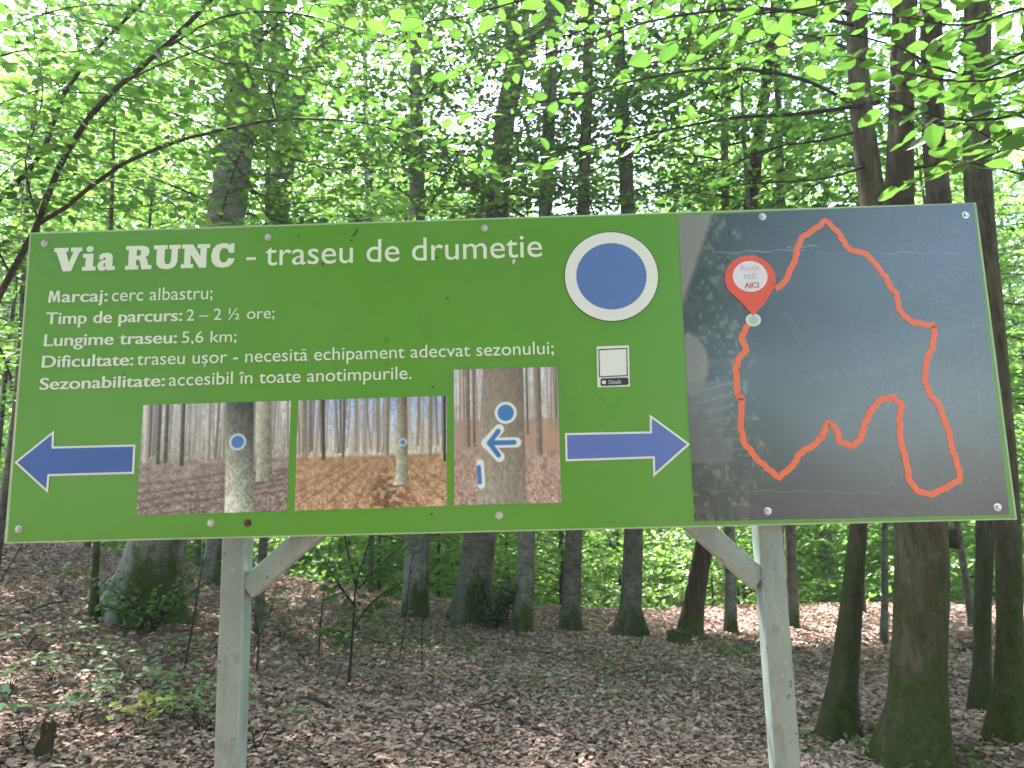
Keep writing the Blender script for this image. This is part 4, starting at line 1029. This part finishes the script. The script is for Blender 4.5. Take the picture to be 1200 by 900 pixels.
# slab-serif heading drawn letter by letter (cap height 1)
G = {
 'V': (1.14, [[(0, 1), (.58, 1), (.58, .83), (.48, .83), (.64, .36), (.79, .83), (.68, .83), (.68, 1), (1.14, 1), (1.14, .83), (1.05, .83), (.75, 0), (.41, 0), (.09, .83), (0, .83)]]),
 'i': (.55, [[(0, .72), (.43, .72), (.43, .17), (.55, .17), (.55, 0), (0, 0), (0, .17), (.12, .17), (.12, .55), (0, .55)], [(.27+.15*math.cos(t), .92+.13*math.sin(t)) for t in np.linspace(0, 6.283, 20, endpoint=False)]]),
 'a': (.73, [[(.07, .46), (.07, .65), (.22, .73), (.42, .745), (.56, .69), (.62, .57), (.62, .17), (.73, .17), (.73, 0), (.42, 0), (.38, .07), (.30, .0), (.17, -.02), (.05, .05), (.01, .19), (.05, .33), (.18, .42), (.33, .435), (.33, .52), (.285, .56), (.24, .52), (.24, .46)], [(.33, .32), (.33, .17), (.28, .13), (.245, .2), (.27, .29)]]),
 'R': (1.08, [[(0, 1), (.66, 1), (.84, .96), (.94, .86), (.96, .71), (.91, .58), (.79, .50), (.88, .42), (.93, .17), (1.07, .17), (1.07, 0), (.67, 0), (.59, .33), (.53, .41), (.44, .41), (.44, .17), (.54, .17), (.54, 0), (0, 0), (0, .17), (.12, .17), (.12, .83), (0, .83)], [(.44, .83), (.44, .58), (.53, .58), (.61, .63), (.62, .73), (.58, .81), (.53, .83)]]),
 'U': (1.08, [[(0, 1), (.55, 1), (.55, .83), (.45, .83), (.45, .34), (.49, .22), (.58, .18), (.68, .22), (.72, .34), (.72, .83), (.62, .83), (.62, 1), (1.08, 1), (1.08, .83), (.98, .83), (.98, .3), (.9, .1), (.72, -.01), (.54, -.025), (.3, .02), (.16, .14), (.12, .32), (.12, .83), (0, .83)]]),
 'N': (1.14, [[(0, 1), (.45, 1), (.76, .50), (.76, .83), (.64, .83), (.64, 1), (1.14, 1), (1.14, .83), (1.02, .83), (1.02, 0), (.74, 0), (.38, .57), (.38, .17), (.5, .17), (.5, 0), (0, 0), (0, .17), (.12, .17), (.12, .83), (0, .83)]]),
 'C': (.98, [[(.94, .60), (.94, 1), (.8, 1), (.76, .93), (.66, 1.0), (.48, 1.025), (.25, .97), (.08, .79), (.01, .5), (.06, .22), (.22, .04), (.48, -.025), (.72, .02), (.9, .16), (.97, .36), (.70, .38), (.64, .24), (.53, .19), (.42, .24), (.355, .38), (.345, .55), (.38, .7), (.46, .8), (.56, .81), (.68, .75), (.74, .60)]]),
}
def heading():
    c = bpy.data.curves.new('heading', 'CURVE'); c.dimensions = '2D'; c.fill_mode = 'FRONT'; x = 0
    for ch in 'Via RUNC':
        if ch == ' ': x += .36; continue
        w, polys = G[ch]
        for p in polys:
            s_ = c.splines.new('POLY'); s_.points.add(len(p)-1); s_.use_cyclic_u = True
            for q, (a, b_) in zip(s_.points, p): q.co = (x+a, b_, 0, 1)
        x += w+.05
    x -= .05
    o = bpy.data.objects.new('heading', c); COL.objects.link(o); bpy.context.view_layer.update()
    me = bpy.data.meshes.new_from_object(o.evaluated_get(bpy.context.evaluated_depsgraph_get()))
    v = np.array([t.co[:] for t in me.vertices]); f = [list(p.vertices) for p in me.polygons]
    bpy.data.objects.remove(o); bpy.data.curves.remove(c); bpy.data.meshes.remove(me)
    a, e = np.array(on_sign(62.5, 318.8)), np.array(on_sign(275.5, 313.2)); d = (e-a)/np.linalg.norm(e-a); n = np.array([-d[1], d[0]]); k = np.linalg.norm(e-a)/x
    h = on_sign(62, 318.8-27.5)[1]-a[1]
    X = a[0]+d[0]*v[:, 0]*k+n[0]*v[:, 1]*h; Z = a[1]+d[1]*v[:, 0]*k+n[1]*v[:, 1]*h
    mb = MB(); mb.add(np.stack([X, np.full(len(X), -.0035), Z], 1), f); sput(mb, 'heading_lettering', W)
heading()

# screws
for (px, py, kind) in [(53, 286, 0), (315, 278.5, 0), (568, 268, 0), (893, 254.5, 0), (1130.5, 252.5, 0), (23, 620, 0), (248, 613, 0), (291, 613, 1), (585, 604, 0), (899, 599, 0), (1168, 594.5, 0)]:
    x, z = on_sign(px, py); m = MB(); r = .0105; n = 18; th = np.linspace(0, 2*np.pi, n, endpoint=False)
    V = []
    for rr_, yy in ((r, -.003), (r, -.0045), (r*.62, -.0048), (r*.55, -.0085), (r*.3, -.0098)): V += [(x+rr_*math.cos(t), yy, z+rr_*math.sin(t)) for t in th]
    F = [(i*n+j, i*n+(j+1) % n, (i+1)*n+(j+1) % n, (i+1)*n+j) for i in range(4) for j in range(n)]+[tuple(4*n+j for j in range(n))]
    m.add(V, F); sc_ = sput(m, 'screw', M['rust'] if kind else M['zinc'])
    if kind: sc_['label'] = 'rusty brown screw'
# stuck bits of bark and dirt on the green face
for (pts, w) in [([(419, 268.5), (418, 273), (414, 277.5)], .0035), ([(413, 281), (411.5, 283)], .003), ([(378, 308), (379, 312)], .003), ([(523, 350), (526, 350)], .004), ([(350, 277), (351, 279)], .003), ([(512, 302), (513, 303)], .004), ([(506, 453), (508, 454)], .004), ([(505, 602), (507, 603)], .004)]:
    m = MB(); P = [(*on_sign(*p),) for p in pts]; P = [(a, -.004, c) for a, c in P]
    m.tube(P, np.full(len(P), w*.5), 6, 0); sput(m, 'dirt_speck', M['dirt'])

# ------------------------------------------------------------------ thin haze volume added for a glare veil and fading distance
def haze():
    m = bpy.data.materials.new('haze'); m.use_nodes = True; nt = m.node_tree; nt.nodes.remove(nt.nodes['Principled BSDF'])
    v = nd(nt, 'ShaderNodeVolumePrincipled'); v.inputs['Color'].default_value = (.93, .97, .92, 1); v.inputs['Density'].default_value = HAZE; v.inputs['Anisotropy'].default_value = .3
    nt.links.new(v.outputs[0], nt.nodes['Material Output'].inputs['Volume'])
    mb = MB(); mb.box(-190, 190, -190, 190, -7.5, 36)
    tag(mb.build('haze', m), kind='stuff')
HAZE = .0010
haze()
